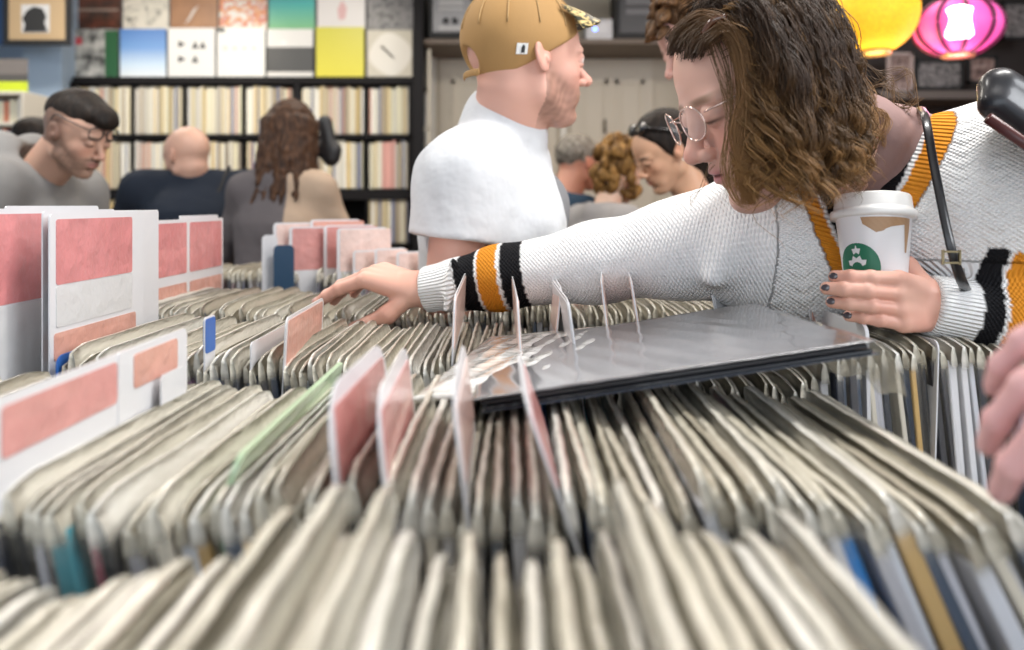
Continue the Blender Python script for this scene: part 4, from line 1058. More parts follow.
patch(hd, -.195,.018,.011,.025,.010, mat('black_thread',(.03,.03,.03),.6),'label_mark',cp, poly=[(-1,-1),(1,-1),(1,.4),(.5,1),(-.3,1),(-1,.2)])
# brim with leafy pattern
bm_ = []; nu, nv = 18, 10
for side in (0,1):
    for i in range(nu+1):
        for j in range(nv+1):
            a = -1.15+2.3*i/nu; s_ = j/nv; x = -.075+.43*math.cos(a)+s_*.20*math.cos(a*.55); y = .355*math.sin(a)+s_*.05*math.sin(a)
            bm_.append(hd.w(x,y,.345+.02*math.cos(a)-.04*s_*s_-.14*(y/.36)**2*s_*.8-(.016 if side else 0)))
n1 = (nu+1)*(nv+1); ff = []
for i in range(nu):
    for j in range(nv):
        a_ = i*(nv+1)+j; qd = (a_,a_+nv+1,a_+nv+2,a_+1); ff.append(qd); ff.append(tuple(k+n1 for k in qd[::-1]))
for i in range(nu): a_ = i*(nv+1)+nv; ff.append((a_,a_+nv+1,a_+nv+1+n1,a_+n1))
def leaf(nt, uv):
    n = nt.nodes.new('ShaderNodeTexVoronoi'); n.inputs['Scale'].default_value = 7; nz = nt.nodes.new('ShaderNodeTexNoise'); nz.inputs['Scale'].default_value = 5; nz.inputs['Distortion'].default_value = 1.5
    nt.links.new(uv, nz.inputs['Vector']); cr = nt.nodes.new('ShaderNodeValToRGB'); cr.color_ramp.interpolation='CONSTANT'; e = cr.color_ramp.elements; e[0].color=(.03,.03,.02,1); e[1].position=.52; e[1].color=(.60,.46,.20,1)
    nt.links.new(nz.outputs['Fac'], cr.inputs['Fac']); return cr.outputs['Color']
obj('brim', bm_, ff, img_mat('leaf_print_cotton', leaf), cp, True)
# close-cropped hair below the cap
# grey apron panel on the front of the T-shirt
ap = [rc(B['ch']+B['F']*.055+B['L']*q*.05+V(0,0,.03), B['pel']+B['F']*.05+B['L']*q*.06, .080,.085,.04) for q in (-1,1)]
v, f = sdf_mesh(ap, .006); fast_mesh('apron', v, f, CLOTH, root, const((.20,.20,.21)), relax=1)

# --- man in the grey hoodie
def hood(b):
    nb, F, L, Z = b['nb'], b['F'], b['L'], b['Z']
    return [rc(nb-F*.06+L*.06*q+Z*.05, nb-F*.11-Z*.08, .065,.075,.05) for q in (-1,1)]+[rc(nb-F*.10+Z*.0,nb-F*.13-Z*.12,.07,.06,.05), rc(nb-F*.03+L*.10,nb+F*.06+L*.03-Z*.03,.03,.028,.03), rc(nb-F*.03-L*.10,nb+F*.06-L*.03-Z*.03,.03,.028,.03)]
hc = P(78,134,2.2)
root, hd, B = figure('young man in a grey hoodie, dark quiff and glasses, looking down at the left', hc, -.30, H=.222, pitch=.42, body_yaw=-.15, nb=P(36,172,2.28), skin=(.50,.30,.22), beard=(.07,.045,.03), beard_amt=.7, top=(.21,.205,.20),
    extra_top=hood, bulk=1.12, stoop=.25, neckfwd=.11, hvox=.003, vox=.006, scalp=((.06,.035,.025),.8,0))
cap_hair(hd, root, H_DARK, [E(hd,(-.05,0,.27),(.40,.31,.285)), E(hd,(.25,0,.34),(.19,.22,.14),.06), E(hd,(.38,0,.30),(.08,.15,.08),.05), E(hd,(-.30,0,.20),(.2,.26,.22),.05), HP(hd,(.0,0,.14),(.10,0,-1))], .0035, (70,.003,2))
M_GL = mat('dark_spectacle_frame',(.02,.02,.02),.3)
def glasses(hd, root, m, x=.43, z=.0, lr=(.095,.075), rw=.0016, temple=True, sides=(-1,1), sq=2.6, lens=None, yoff=.128, drop=0):
    q = MB(); g = None
    for s_ in sides:
        pts = []
        for k in range(28):
            a = 2*PI*k/28; ca, sa = math.cos(a), math.sin(a); den = (abs(ca)**sq+abs(sa)**sq)**(1/sq)
            pts.append(hd.w(x-.045*(ca/den*s_ if False else (yoff+lr[0]*ca/den)/.25)**2*.9, s_*(yoff+lr[0]*ca/den), z+lr[1]*sa/den))
        vv, ff = tube(pts, rw, 6, closed=True, up=hd.M[0]); q.add(vv,ff)
        if temple: vv, ff = tube(catmull([hd.w(x-.045,s_*(yoff+lr[0]),z+.03), hd.w(x-.14,s_*.275,z+.035), hd.w(.08,s_*.33,z+.045), hd.w(-.06,s_*.35,z+.05), hd.w(-.12,s_*.345,z-.04)],5), rw, 6); q.add(vv,ff)
    vv, ff = tube(catmull([hd.w(x-.0,-(yoff-lr[0]),z+.02), hd.w(x+.018,0,z+.035), hd.w(x-.0,(yoff-lr[0]),z+.02)],5), rw, 6); q.add(vv,ff)
    g = q.build('glasses', m, root, True)
    if lens:
        for s_ in sides:
            pts = [hd.w(x,s_*yoff,z)]
            for k in range(28):
                a = 2*PI*k/28; ca, sa = math.cos(a), math.sin(a); den = (abs(ca)**sq+abs(sa)**sq)**(1/sq)
                pts.append(hd.w(x-.045*((yoff+lr[0]*ca/den)/.25)**2*.9, s_*(yoff+lr[0]*ca/den), z+lr[1]*sa/den))
            obj('lens', pts, [(0,1+k,1+(k+1)%28) for k in range(28)], lens, g, True)
    return g
glasses(hd, root, M_GL, rw=.0020, z=.15, x=.40)

# --- bald man from behind
hc = P(186,156,3.25)
def pack(b): return []
root, hd, B = figure('bald man in a navy jacket seen from behind, with a dark strap over his shoulder', hc, 2.65, H=.235, pitch=.15, body_yaw=1.75, skin=(.56,.34,.26), top=(.012,.017,.028), bulk=1.22, shoulder=.215, stoop=.3, nb=P(196,178,3.28), neckfwd=.07, scalp=((.45,.27,.2),.4,0), hands=[P(235,225,3.6), P(150,235,3.6)])
nb = B['nb']; F, L, Z = B['F'], B['L'], B['Z']
v, f = tube(catmull([nb+L*-.10+F*.10+Z*-.10, nb-L*.13+Z*.035, nb-L*.10-F*.115-Z*.10, nb+L*.0-F*.165-Z*.26, nb+L*.12-F*.16-Z*.42],6),.022,8,flat=.35); obj('shoulder_strap', v, f, mat('black_webbing',(.008,.008,.01),.7), root, True)
# --- long-haired woman from behind
hc = P(293,134,3.05)
root, hd, B = figure('woman seen from behind with long wavy brown hair over a grey and beige coat', hc, 1.35, H=.235, pitch=.15, body_yaw=1.5, female=True, skin=(.55,.36,.28), top=(.2,.17,.15),
    topcol=lambda X: np.where((X[:,0] > xw(300,3.05))[:,None], V(.36,.27,.20), V(.095,.085,.09)), bulk=.86, shoulder=.14, stoop=.12, hvox=.005, hands=[P(350,236,3.25), P(262,262,3.3)])
hp = [E(hd,(-.08,0,.12),(.46,.385,.44))]
rh = np.random.default_rng(4)
for i in range(120):
    t = rh.uniform(0,1); a = -1.9+3.8*t; x0_, y0_ = -.12-.33*math.cos(a), .36*math.sin(a)
    p0 = hd.w(x0_,y0_,.12); p1 = p0+V(rh.normal()*.012, rh.normal()*.01-.045, -.17+rh.normal()*.02); p2 = p1+V(rh.normal()*.022, rh.normal()*.01-.03, -.15+rh.normal()*.04)
    hp += [rc(p0,p1,.024,.014,.006), rc(p1,p2,.014,.005,.006)]
cap_hair(hd, root, H_BROWN, hp, .0055, (110,.004,6))
# dark bag on her shoulder strap side
v, f = sdf_mesh([rc(P(325,122,3.2),P(331,158,3.2),.028,.034,.02), rc(P(322,150,3.2),P(334,150,3.2),.03,.03,.02)], .006); o = fast_mesh('speaker', v, f, mat('black_matte',(.012,.012,.014),.5)); tag(o,'small black speaker fixed on the shelf beside the long-haired woman','speaker')
v, f = tube([P(327,140,3.2),P(327,140,D+.01)],.008,8); obj('bracket', v, f, M_BLACKWOOD, o, True)

# --- dark-haired head at the far left edge
root, hd, B = figure('person with short black hair, mostly hidden behind the hoodie at the far left', P(36,146,3.5), .2, H=.225, pitch=.3, skin=(.5,.33,.25), top=(.05,.05,.06), hvox=.006, vox=.009, stoop=.2)
cap_hair(hd, root, H_DARK, [E(hd,(-.06,0,.2),(.44,.36,.36)), HP(hd,(.2,0,.1),(.5,0,-1))], .006, (60,.003,8))

# --- grey-haired man in a navy polo
hc = P(580,163,3.45)
root, hd, B = figure('man with short grey hair and a navy collared shirt, facing away to the right', hc, .50, H=.235, pitch=.10, body_yaw=.55, skin=(.56,.27,.19), top=(.012,.03,.055), bulk=.98, shoulder=.16, stoop=.1, neckfwd=.05, hvox=.004)
cap_hair(hd, root, H_GREY, [E(hd,(-.10,0,.17),(.42,.345,.375)), HP(hd,(-.0,0,.02),(.62,0,-1),-1,.05), HP(hd,(.17,0,.2),(1,0,-.15),-1,.03)], .004, (90,.003,9))
for q in (-1,1):
    nb = B['nb']; F, L, Z = B['F'], B['L'], B['Z']
    v, f = tube(catmull([nb-F*.075+L*.02*q+Z*.035, nb-F*.03+L*.075*q+Z*.02, nb+F*.05+L*.06*q-Z*.03, nb+F*.10+L*.035*q-Z*.085],5),.020,8,flat=.35); obj('collar', v, f, mat('navy_collar',(.03,.07,.13),.8), root, True)
# --- curly blond head
hc = P(622,172,3.15)
root, hd, B = figure('person with a mop of dark blond curls in a grey coat with a rust-red panel', hc, .9, H=.225, pitch=.35, body_yaw=.5, female=True, skin=(.6,.4,.3), bulk=1.0, shoulder=.16, stoop=.2, hvox=.005,
    topcol=lambda X: np.where((X[:,0] > xw(645,3.1))[:,None], V(.42,.085,.03), V(.25,.24,.24)))
hp = [E(hd,(-.08,0,.14),(.44,.37,.40))]
for i in range(170):
    a = rh.normal(size=3); a /= np.linalg.norm(a)
    if a[0] > .45 and a[2] < .5: continue
    c_ = hd.w(-.08+.50*a[0], .43*a[1], .10+.46*a[2]-(.15 if a[2] < 0 else 0)); r_ = rh.uniform(.010,.022)
    hp.append(el(c_,(r_,r_,r_*1.3),None,.006))
cap_hair(hd, root, H_CURL, hp, .0045, (170,.0035,5))
# --- woman with sunglasses in her dark hair
hc = P(664,152,2.45)
def aw_top(X): return np.where((X[:,0] < xw(655,2.45))[:,None], V(.03,.03,.035), V(.62,.60,.58))
root, hd, B = figure('woman with sunglasses pushed up in her dark hair, looking down, pearl earring', hc, PI+.25, H=.232, pitch=.50, body_yaw=PI+.1, female=True, skin=(.58,.34,.22), lips=(.5,.16,.12), brow=(.03,.02,.015), topcol=aw_top, shoulder=.16, stoop=.25, neckfwd=.05, hvox=.0028, nose=.94, ears=True)
cap_hair(hd, root, H_DARK, [E(hd,(-.08,0,.16),(.45,.365,.40)), E(hd,(-.28,0,-.10),(.24,.30,.34),.08), rc(hd.w(-.30,0,-.05),hd.w(-.40,0,-.60),.060,.035,.04), HP(hd,(.20,0,.22),(1,0,-.42),-1,.04), E(hd,(.22,.0,-.25),(.24,.6,.36),.03,-1)], .0035, (60,.003,3))
q = MB()
M_SUN = mat('black_glossy_lens',(.008,.008,.01),.06,coat=1)
for s_ in (-1,1):
    v, f = sdf_mesh([el(hd.w(.20,s_*.15,.44),V(.045,.13,.085)*hd.H,frame(0,-.7)@hd.M,.01)], .0025); fast_mesh('sunglass_lens', v, f, M_SUN, root)
v, f = tube(catmull([hd.w(.18,-.27,.42),hd.w(.0,-.38,.30),hd.w(-.15,-.39,.16)],6),.004,6); obj('sunglass_arm', v, f, M_SUN, root, True)
v, f = tube(catmull([hd.w(.18,.27,.42),hd.w(.0,.38,.30),hd.w(-.15,.39,.16)],6),.004,6); obj('sunglass_arm', v, f, M_SUN, root, True)
for s_ in (-1,1):
    v, f = lathe([(.0002,-.005),(.0045,-.002),(.0045,.002),(.0002,.005)],10); o = obj('earring', v, f, mat('pearl',(.8,.75,.65),.15,coat=1), root, True); o.location = tuple(hd.w(-.03,s_*.37,-.15)-np.array(root.location)*1)
    o.location = tuple(hd.w(-.03,s_*.37,-.15))
nb = B['nb']; F, L, Z = B['F'], B['L'], B['Z']
v, f = tube(catmull([nb-F*.07+Z*.04, nb+L*.075+Z*.02, nb+F*.07+L*.05-Z*.02, nb+F*.12-Z*.08],6),.013,8,flat=.5); obj('collar', v, f, mat('white_collar',(.72,.70,.66),.8), root, True)
v, f = sdf_mesh([rc(nb+F*.10-Z*.03,nb+F*.12-Z*.10,.03,.035,.02), rc(nb+F*.10-Z*.03+L*.03,nb+F*.12-Z*.12+L*.05,.025,.03,.02)], .005); fast_mesh('scarf', v, f, mat('black_scarf',(.01,.01,.012),.7), root)
# --- tousled chestnut head behind the main woman
hc = P(703,38,1.75)
root, hd, B = figure('person with tousled chestnut hair, half hidden behind the woman in the white cardigan', hc, PI+.1, H=.235, pitch=.55, body_yaw=PI-.1, nb=P(790,120,1.8), skin=(.60,.36,.30), lips=(.5,.25,.22), top=(.02,.02,.025), bulk=.95, shoulder=.15, stoop=.1, neckfwd=.05, hvox=.0035, hands=[P(900,330,1.9),P(940,320,2.1)], beard=(.3,.18,.12), beard_amt=.2)
hp = [E(hd,(-.08,0,.20),(.42,.37,.36))]
for i in range(110):
    a = rh.normal(size=3); a /= np.linalg.norm(a)
    if a[2] < .0 and a[0] > -.2: continue
    c_ = hd.w(-.06+.44*a[0], .38*a[1], .22+.36*a[2]); d_ = hd.dirw(*(a*V(.5,1,.3)+V(.5,0,-.3)*rh.uniform(0,1)))*.03; hp.append(rc(c_, c_+d_, .012,.005,.006))
for k in range(14): c_ = hd.w(.30,rh.uniform(-.22,.22),.36); hp.append(rc(c_, c_+hd.dirw(.5,rh.normal()*.3,-.35)*.035,.012,.004,.006))
cap_hair(hd, root, H_CHEST, hp, .0035, (120,.003,7))
# ------------------------------------------------------------------ the woman in the white cardigan
def knit_mat():
    m = attr_mat('white_knit', .9, spec=.15); nt = m.node_tree; N = nt.nodes.new; K = nt.links.new
    a = N('ShaderNodeAttribute'); a.attribute_name = 'st'; sp = N('ShaderNodeSeparateXYZ'); K(a.outputs['Vector'], sp.inputs[0])
    def mth(op, x, y=None, z=None):
        n = N('ShaderNodeMath'); n.operation = op
        for i, q in enumerate((x,y,z)):
            if q is None: continue
            if isinstance(q, (int,float)): n.inputs[i].default_value = q
            else: K(q, n.inputs[i])
        return n.outputs[0]
    S, T, R = sp.outputs
    def sn(x, wl, ph=0): return mth('SINE', mth('MULTIPLY_ADD', x, 2*PI/wl, ph))
    jit = N('ShaderNodeTexNoise'); jit.inputs['Scale'].default_value = 180; K(a.outputs['Vector'], jit.inputs['Vector'])
    fine = mth('MULTIPLY', sn(S,.0052), sn(T,.0066))
    cab = mth('MULTIPLY', mth('ABSOLUTE', sn(T,.070)), 2.2)
    tw = mth('MULTIPLY', mth('MULTIPLY', sn(mth('ADD', S, mth('MULTIPLY', mth('ABSOLUTE', sn(T,.070)), .012)), .016), mth('ABSOLUTE', sn(T,.070))), 1.1)
    rib = mth('MULTIPLY', sn(T,.0058), 1.5)
    hb = mth('ADD', mth('ADD', fine, cab), mth('ADD', tw, mth('MULTIPLY', jit.outputs['Fac'], 1.6)))
    harm = mth('ADD', mth('MULTIPLY', fine, 1.1), mth('MULTIPLY', jit.outputs['Fac'], 2.2))
    # R: 0 torso cables, 1 plain sleeve knit, 2 ribbing
    w1 = mth('SUBTRACT', 1, mth('MINIMUM', mth('ABSOLUTE', mth('SUBTRACT', R, 0)), 1)); w2 = mth('SUBTRACT', 1, mth('MINIMUM', mth('ABSOLUTE', mth('SUBTRACT', R, 1)), 1)); w3 = mth('SUBTRACT', 1, mth('MINIMUM', mth('ABSOLUTE', mth('SUBTRACT', R, 2)), 1))
    h = mth('ADD', mth('ADD', mth('MULTIPLY', hb, w1), mth('MULTIPLY', harm, w2)), mth('MULTIPLY', rib, w3))
    b = N('ShaderNodeBump'); b.inputs['Strength'].default_value = .9; b.inputs['Distance'].default_value = .0010
    K(h, b.inputs['Height']); K(b.outputs['Normal'], nt.nodes['Principled BSDF'].inputs['Normal']); return m
KNIT = knit_mat()
woman = empty('person'); tag(woman, 'woman in white cable-knit cardigan and glasses bending over the records, one arm outstretched', 'person')
BASES.append((woman, V(.66,1.55,0)))
HD = Head(P(769,88,.935), .262, PI+.12, .43)
NB = P(893,158,1.05)
SR = P(768,228,1.10); ER = P(598,262,1.17); WR = P(424,290,1.235)
SLf = P(1050,178,.99); ELb = V(.745,.935,1.135); WL = P(940,307,.928)
CHEST = V(.50,1.17,1.22); PEL = V(.64,1.55,.97)
SKC = (.66,.40,.32)
# skin
hp = HD.prims(True, ears=True, eyes_down=True, neck_to=NB+V(.0,.02,-.02), neck_r=.20, nose=.975)
bodyc = head_colors(HD, SKC, (.50,.18,.19), (.20,.12,.07), blush=.35)
pcs = [sdf_mesh(hp, .0019)]; cl = [bodyc]
bp = [rc(NB,CHEST,.05,.09,.06), rc(CHEST,PEL,.09,.10,.06), rc(SR+V(.03,0,-.01),SLf-V(.03,0,0),.045,.045,.04), rc(SR,ER,.042,.036,.02), rc(ER,WR,.036,.025,.02), rc(SLf,ELb,.042,.036,.02), rc(ELb,WL,.036,.025,.02)]
hips = [PEL+V(-.03,-.09,-.02), PEL+V(.03,.09,-.02)]; kne = [V(.66,1.42,.50), V(.72,1.60,.50)]; ank = [V(.68,1.47,.09), V(.76,1.66,.09)]
for a,b,c in zip(hips,kne,ank): bp += [rc(a,b,.075,.05,.03), rc(b,c,.046,.034,.03)]
pcs.append(sdf_mesh(bp,.007)); cl.append(const(SKC))
# reaching hand: fingers flat over the tops, thumb tucked on the near side
XR = unit(P(322,303,1.33)-WR)
hz, tipsR, WRf = hand_prims(WR, unit(P(364,273,1.25)-WR), V(.25,-.30,.90), V(0,-1,0), [[.60,.16,.12],[.66,.16,.10],[.70,.22,.15],[.72,.28,.2]], [V(.50,.50,-.70),V(.74,.12,-.66),V(.85,-.06,-.52)], S=1.02, spread=(.03,-.01,-.03,-.07), wr=.028, slim=1.12)
handcol = lambda X: mixc(np.tile(np.array(SKC)*V(1.0,.98,.95),(len(X),1)), np.array(SKC)*V(1.0,.80,.76), .4+.4*snoise(X,70,2))
pcs.append(sdf_mesh(hz,.0015)); cl.append(handcol)
# cup hand: fingers wrapped round the front of the cup
CUPC = P(873,215,.955)
hz, tipsL, WLf = hand_prims(WL, unit(P(900,302,.898)-WL), V(.10,-.93,.10), V(.1,0,1), [[.18,.35,.55],[.15,.36,.55],[.18,.38,.55],[.22,.40,.5]], [V(.35,.75,-.50),V(.55,.45,-.75),V(.75,.25,-.65)], S=.86, spread=(-.06,-.02,.02,.06), wr=.030, slim=1.14)
pcs.append(sdf_mesh(hz,.0015)); cl.append(handcol)
join_parts('body', pcs, SKIN, woman, cl)
M_NAILD = mat('dark_nail_polish', (.05,.04,.05), .2, coat=1); M_NAIL = mat('bare_nail', (.70,.42,.38), .3, coat=.4)
def nails(tips, X, Z, m, S):
    for (t, d, r) in tips[:4]:
        d = unit(d); z = unit(Z-d*(Z@d)); y = np.cross(z,d)
        v, f = sdf_mesh([el(t-d*.0005*S+z*r*.72*S, V(.0062,.0046,.0016)*S, np.stack([d,y,z]), .001)], .0007); fast_mesh('fingernail', v, f, m, woman)
nails(tipsR, XR, V(.12,-.34,.93), M_NAIL, 1.02); nails(tipsL, None, V(.10,-.93,.15), M_NAILD, .86)

# cardigan
neck_poly = [(797,130,1.0),(801,190,1.0),(815,232,.99),(833,268,.98),(853,306,.97),(880,262,.96),(905,215,.96),(926,172,.96),(944,134,.97),(966,98,.98),(972,40,1.0),(797,40,1.0)]
POLY = np.array([[P(a,b,d)[0], P(a,b,d)[2]] for a,b,d in neck_poly])
def polysd(X):
    p = X[...,[0,2]]; d = np.full(p.shape[:-1], 1e9); ins = np.zeros(p.shape[:-1], bool); n = len(POLY)
    for i in range(n):
        a, b = POLY[i], POLY[(i+1)%n]; e = b-a; w_ = p-a; t = np.clip((w_@e)/(e@e),0,1); q = w_-t[...,None]*e; d = np.minimum(d,(q**2).sum(-1))
        c1 = (a[1] <= p[...,1]) != (b[1] <= p[...,1]); xi = a[0]+(p[...,1]-a[1])/(e[1] if abs(e[1])>1e-9 else 1e-9)*e[0]; ins ^= c1 & (p[...,0] < xi)
    return np.where(ins,-1,1)*np.sqrt(d)
NF = unit(V(-.55,-.83,.0))
def cutfn(X):
    return np.maximum(polysd(X)+.034, -((X-NB)@NF)-.035)
uR = unit(WR-ER); uL = unit(WL-ELb)
CR = WR-uR*.002; CL_ = WL+uL*.016
M1 = ER+(SR-ER)*.5+V(0,0,-.004)
tors = [rc(SR+V(.05,0,-.01),SLf-V(.05,0,.0),.085,.090,.07), rc(SR+V(.06,.02,-.05),PEL+V(-.08,-.06,0),.11,.13,.08), rc(SLf+V(-.06,.02,-.05),PEL+V(.05,.06,0),.12,.14,.08), rc(NB+V(.01,.02,-.05),CHEST,.08,.12,.06),
        el(CHEST+V(-.06,-.08,-.01),(.07,.07,.07),None,.06), el(CHEST+V(.09,-.15,.02),(.07,.07,.07),None,.06)]
sw = tors+[rc(SR,M1,.088,.064,.06), rc(M1,ER,.064,.056,.04), rc(ER,ER+(WR-ER)*.55,.055,.047,.03), rc(ER+(WR-ER)*.55,WR-uR*.055,.047,.041,.02), rc(WR-uR*.06,WR+uR*.02,.040,.034,.006),
      rc(SLf,ELb,.088,.068,.05), rc(ELb,WL-uL*.07,.060,.046,.03), rc(WL-uL*.07,WL+uL*.04,.040,.034,.006)]
# folds on the sleeve
for (t, s_) in ((.30,1.1),):
    c_ = SR+(ER-SR)*t; sw.append(rc(c_+V(.02,-.075,.03),c_+V(-.02,-.075,-.05),.005*s_,.004,.04))
for t in (.85,):
    c_ = ER+(WR-ER)*t; sw.append(rc(c_+V(.01,-.050,.04),c_+V(.0,-.052,-.03),.006,.004,.02))
sw += [fn((lambda c_, u_: lambda X: np.maximum(-((X-c_)@u_), (lambda q: np.maximum(np.linalg.norm(q-(q@u_)[...,None]*u_,axis=-1)-.052, q@u_-.055))(X-c_)))(c_,u_),.002) for c_,u_ in ((CR,uR),(CL_,uL))]+[fn(cutfn,.004)]
def swdisp(X): return .0015*snoise(X,38,12)
v, f = sdf_mesh([p_ for p_ in sw if p_['t'] not in ('h','f')], .0034, disp=swdisp) if False else sdf_mesh(sw, .0034)
WHT, BLK, ORG = V(.90,.90,.90), V(.010,.010,.012), V(.72,.27,.025)
def arm_t(X, A, B): u = unit(B-A); return (X-A)@u
def near_line(X, A, B):
    ab = B-A; t = np.clip(((X-A)@ab)/(ab@ab),0,1); return np.linalg.norm(X-A-t[:,None]*ab,axis=1)
def swcol(X):
    c = np.tile(WHT,(len(X),1))
    d = polysd(X); fr = ((X-NB)@NF > -.04) & (X[:,0] > POLY[:,0].min()-.02)
    band = fr & (d < 0)
    c[band & (d > -.018)] = ORG; c[band & (d <= -.018) & (d > -.0225)] = WHT; c[band & (d <= -.0225)] = BLK
    tR = -((X-WR)@uR); nR = near_line(X,ER+(SR-ER)*.3,WR) < .085
    ang = ((X-WR)@unit(np.cross(uR,V(0,1,0))))
    for a,b,k in ((.068,.098,BLK),(.102,.133,ORG),(.138,.170,BLK)): c[nR & (tR > a) & (tR < b)] = k
    tL = -((X-WL)@uL); nL = (near_line(X,ELb,WL) < .085) & (X[:,2] < 1.25)
    for a,b,k in ((.030,.051,BLK),(.055,.078,ORG),(.081,.100,BLK)): c[nL & (tL > a) & (tL < b) & ~band] = k
    return c
def swst(X):
    out = np.zeros((len(X),3)); out[:,0] = X[:,2]*1.0+X[:,1]*.3; out[:,1] = (X-NB)@unit(np.cross(V(0,0,1),NF))
    def chain(A,B,s0,lim):
        u = unit(B-A); e1 = unit(np.cross(u,V(0,1,0))); e2 = np.cross(u,e1); q = X-A; return s0+q@u, np.arctan2(q@e2,q@e1)*.045
    armR = X[:,0] < SR[0]-.02; a, b = chain(ER,WR,0,0); 
    out[armR,0] = a[armR]; out[armR,1] = b[armR]; out[armR,2] = 1
    tR = -((X-WR)@uR); m_ = armR & (tR < .066); out[m_,2] = 2
    nL = (near_line(X,ELb,WL) < .085) & (X[:,2] < 1.235); a, b = chain(ELb,WL,0,0); out[nL,0] = a[nL]; out[nL,1] = b[nL]; out[nL,2] = 1
    tL = -((X-WL)@uL); m_ = nL & (tL < .030); out[m_,2] = 2
    d = polysd(X); band = ((X-NB)@NF > -.04) & (d < 0.0) & (d > -.05) & ~armR; out[band,1] = X[band,2]+X[band,0]*.3; out[band,2] = 2
    return out
fast_mesh('cardigan', v, f, KNIT, woman, swcol, swst, relax=1)
# ribbed mauve top under it
und = [dict(p_) for p_ in tors]
for p_ in und:
    if p_['t'] == 'c': p_['ra'] -= .012; p_['rb'] -= .012
    else: p_['r'] = p_['r']-.012
und += [rc(NB+(HD.w(-.13,0,-.2)-NB)*.30, NB+(HD.w(-.13,0,-.2)-NB)*.46, .057,.060,.02), rc(NB+V(-.005,-.005,-.03),NB+V(.0,.0,.01),.070,.060,.03), el(HD.w(-.10,0,-.62)+V(.0,-.01,.03),(.001,.001,.001),None,.001,-1)]
v, f = sdf_mesh(und, .005); o = fast_mesh('undershirt', v, f, mat('mauve_ribbed_jersey',(.27,.165,.15),.8,bump=(200,.3,.001)), woman, relax=1)
# trousers, shoes
v, f = sdf_mesh([rc(a,b,.100,.066,.05) for a,b in zip(hips,kne)]+[rc(b,c,.062,.050,.03) for b,c in zip(kne,ank)]+[rc(PEL+V(-.03,-.05,.0),PEL+V(.03,.05,.0),.115,.115,.04)], .009)
fast_mesh('trousers', v, f, CLOTH, woman, const((.03,.035,.05)), relax=1)
for a in ank:
    v, f = sdf_mesh([rc(V(a[0],a[1],.045),V(a[0]-.13,a[1],.033),.042,.033,.03), rc(V(a[0],a[1],.05),V(a[0],a[1],.10),.042,.045,.02), half(V(0,0,.001),V(0,0,-1))], .007)
    fast_mesh('shoe', v, f, CLOTH, woman, const((.03,.03,.03)), relax=1)
# bag strap over the chest
sp_ = catmull([P(921,108,1.03), P(926,120,.935), P(934,165,.905), P(946,225,.872), P(955,262,.866), P(963,284,.885), P(972,300,.95), P(985,320,1.0)],8)
v, f = tube(sp_,.0055,8,flat=.45,up=(1,0,0)); st_ = obj('bag_strap', v, f, mat('black_leather',(.012,.012,.015),.35,coat=.3), woman, True)
q = MB(); c_ = P(950,258,.862)
for (dx,dz) in ((-.009,-.006),(-.009,.006)): q.box(c_[0]+dx,c_[0]+dx+.018,c_[1]-.004,c_[1]-.001,c_[2]+dz,c_[2]+dz+.002)
for dx in (-.010,.008): q.box(c_[0]+dx,c_[0]+dx+.002,c_[1]-.004,c_[1]-.001,c_[2]-.007,c_[2]+.009)
q.build('buckle', mat('antique_brass',(.35,.28,.16),.3,metal=1), woman)
# glasses
M_ROSE = mat('pale_gold_wire',(.75,.58,.52),.2,metal=.9)
LENS = bpy.data.materials.new('clear_lens'); LENS.use_nodes = True; nt = LENS.node_tree; b = nt.nodes['Principled BSDF']; tr = nt.nodes.new('ShaderNodeBsdfTransparent'); mx = nt.nodes.new('ShaderNodeMixShader'); mx.inputs[0].default_value = .12
b.inputs['Roughness'].default_value = .05; b.inputs['Base Color'].default_value = (.8,.8,.85,1); nt.links.new(tr.outputs[0],mx.inputs[1]); nt.links.new(b.outputs[0],mx.inputs[2]); nt.links.new(mx.outputs[0],nt.nodes['Material Output'].inputs['Surface'])
glasses(HD, woman, M_ROSE, x=.452, z=.005, lr=(.092,.075), rw=.0011, sq=2.2, lens=LENS)

# hair: a cap and thousands of wavy strands
capp = [E(HD,(.0,0,.125),(.334,.322,.379)), fn(lambda X: (lambda q: (q[...,0]-(.17+.78*np.clip(q[...,2]-.05,0,.5)))*HD.H*-1)(HD.loc(X)), .004), fn(lambda X: (HD.loc(X)[...,2]+.20)*HD.H, .01)]
v, f = sdf_mesh(capp, .0028); HCAP = fast_mesh('hair', v, f, mat('dark_root_hair',(.020,.011,.006),.85,spec=.1,bump=(150,.5,.003)), woman)
H_STR = attr_mat('brown_hair_strands', .5, spec=.28)
rg = np.random.default_rng(21)
EC, ER_ = V(.0,0,.12), V(.332,.322,.375)
paths = []; radii = []; colsS = []
G = V(0,0,-1.)
def push(q, c, r, k):
    d = (q-c)/(r*k); n_ = np.linalg.norm(d); return (c+(q-c)/n_, True) if False else (c+(q-c)/n_ if n_ < 1 else q)
ng = 0
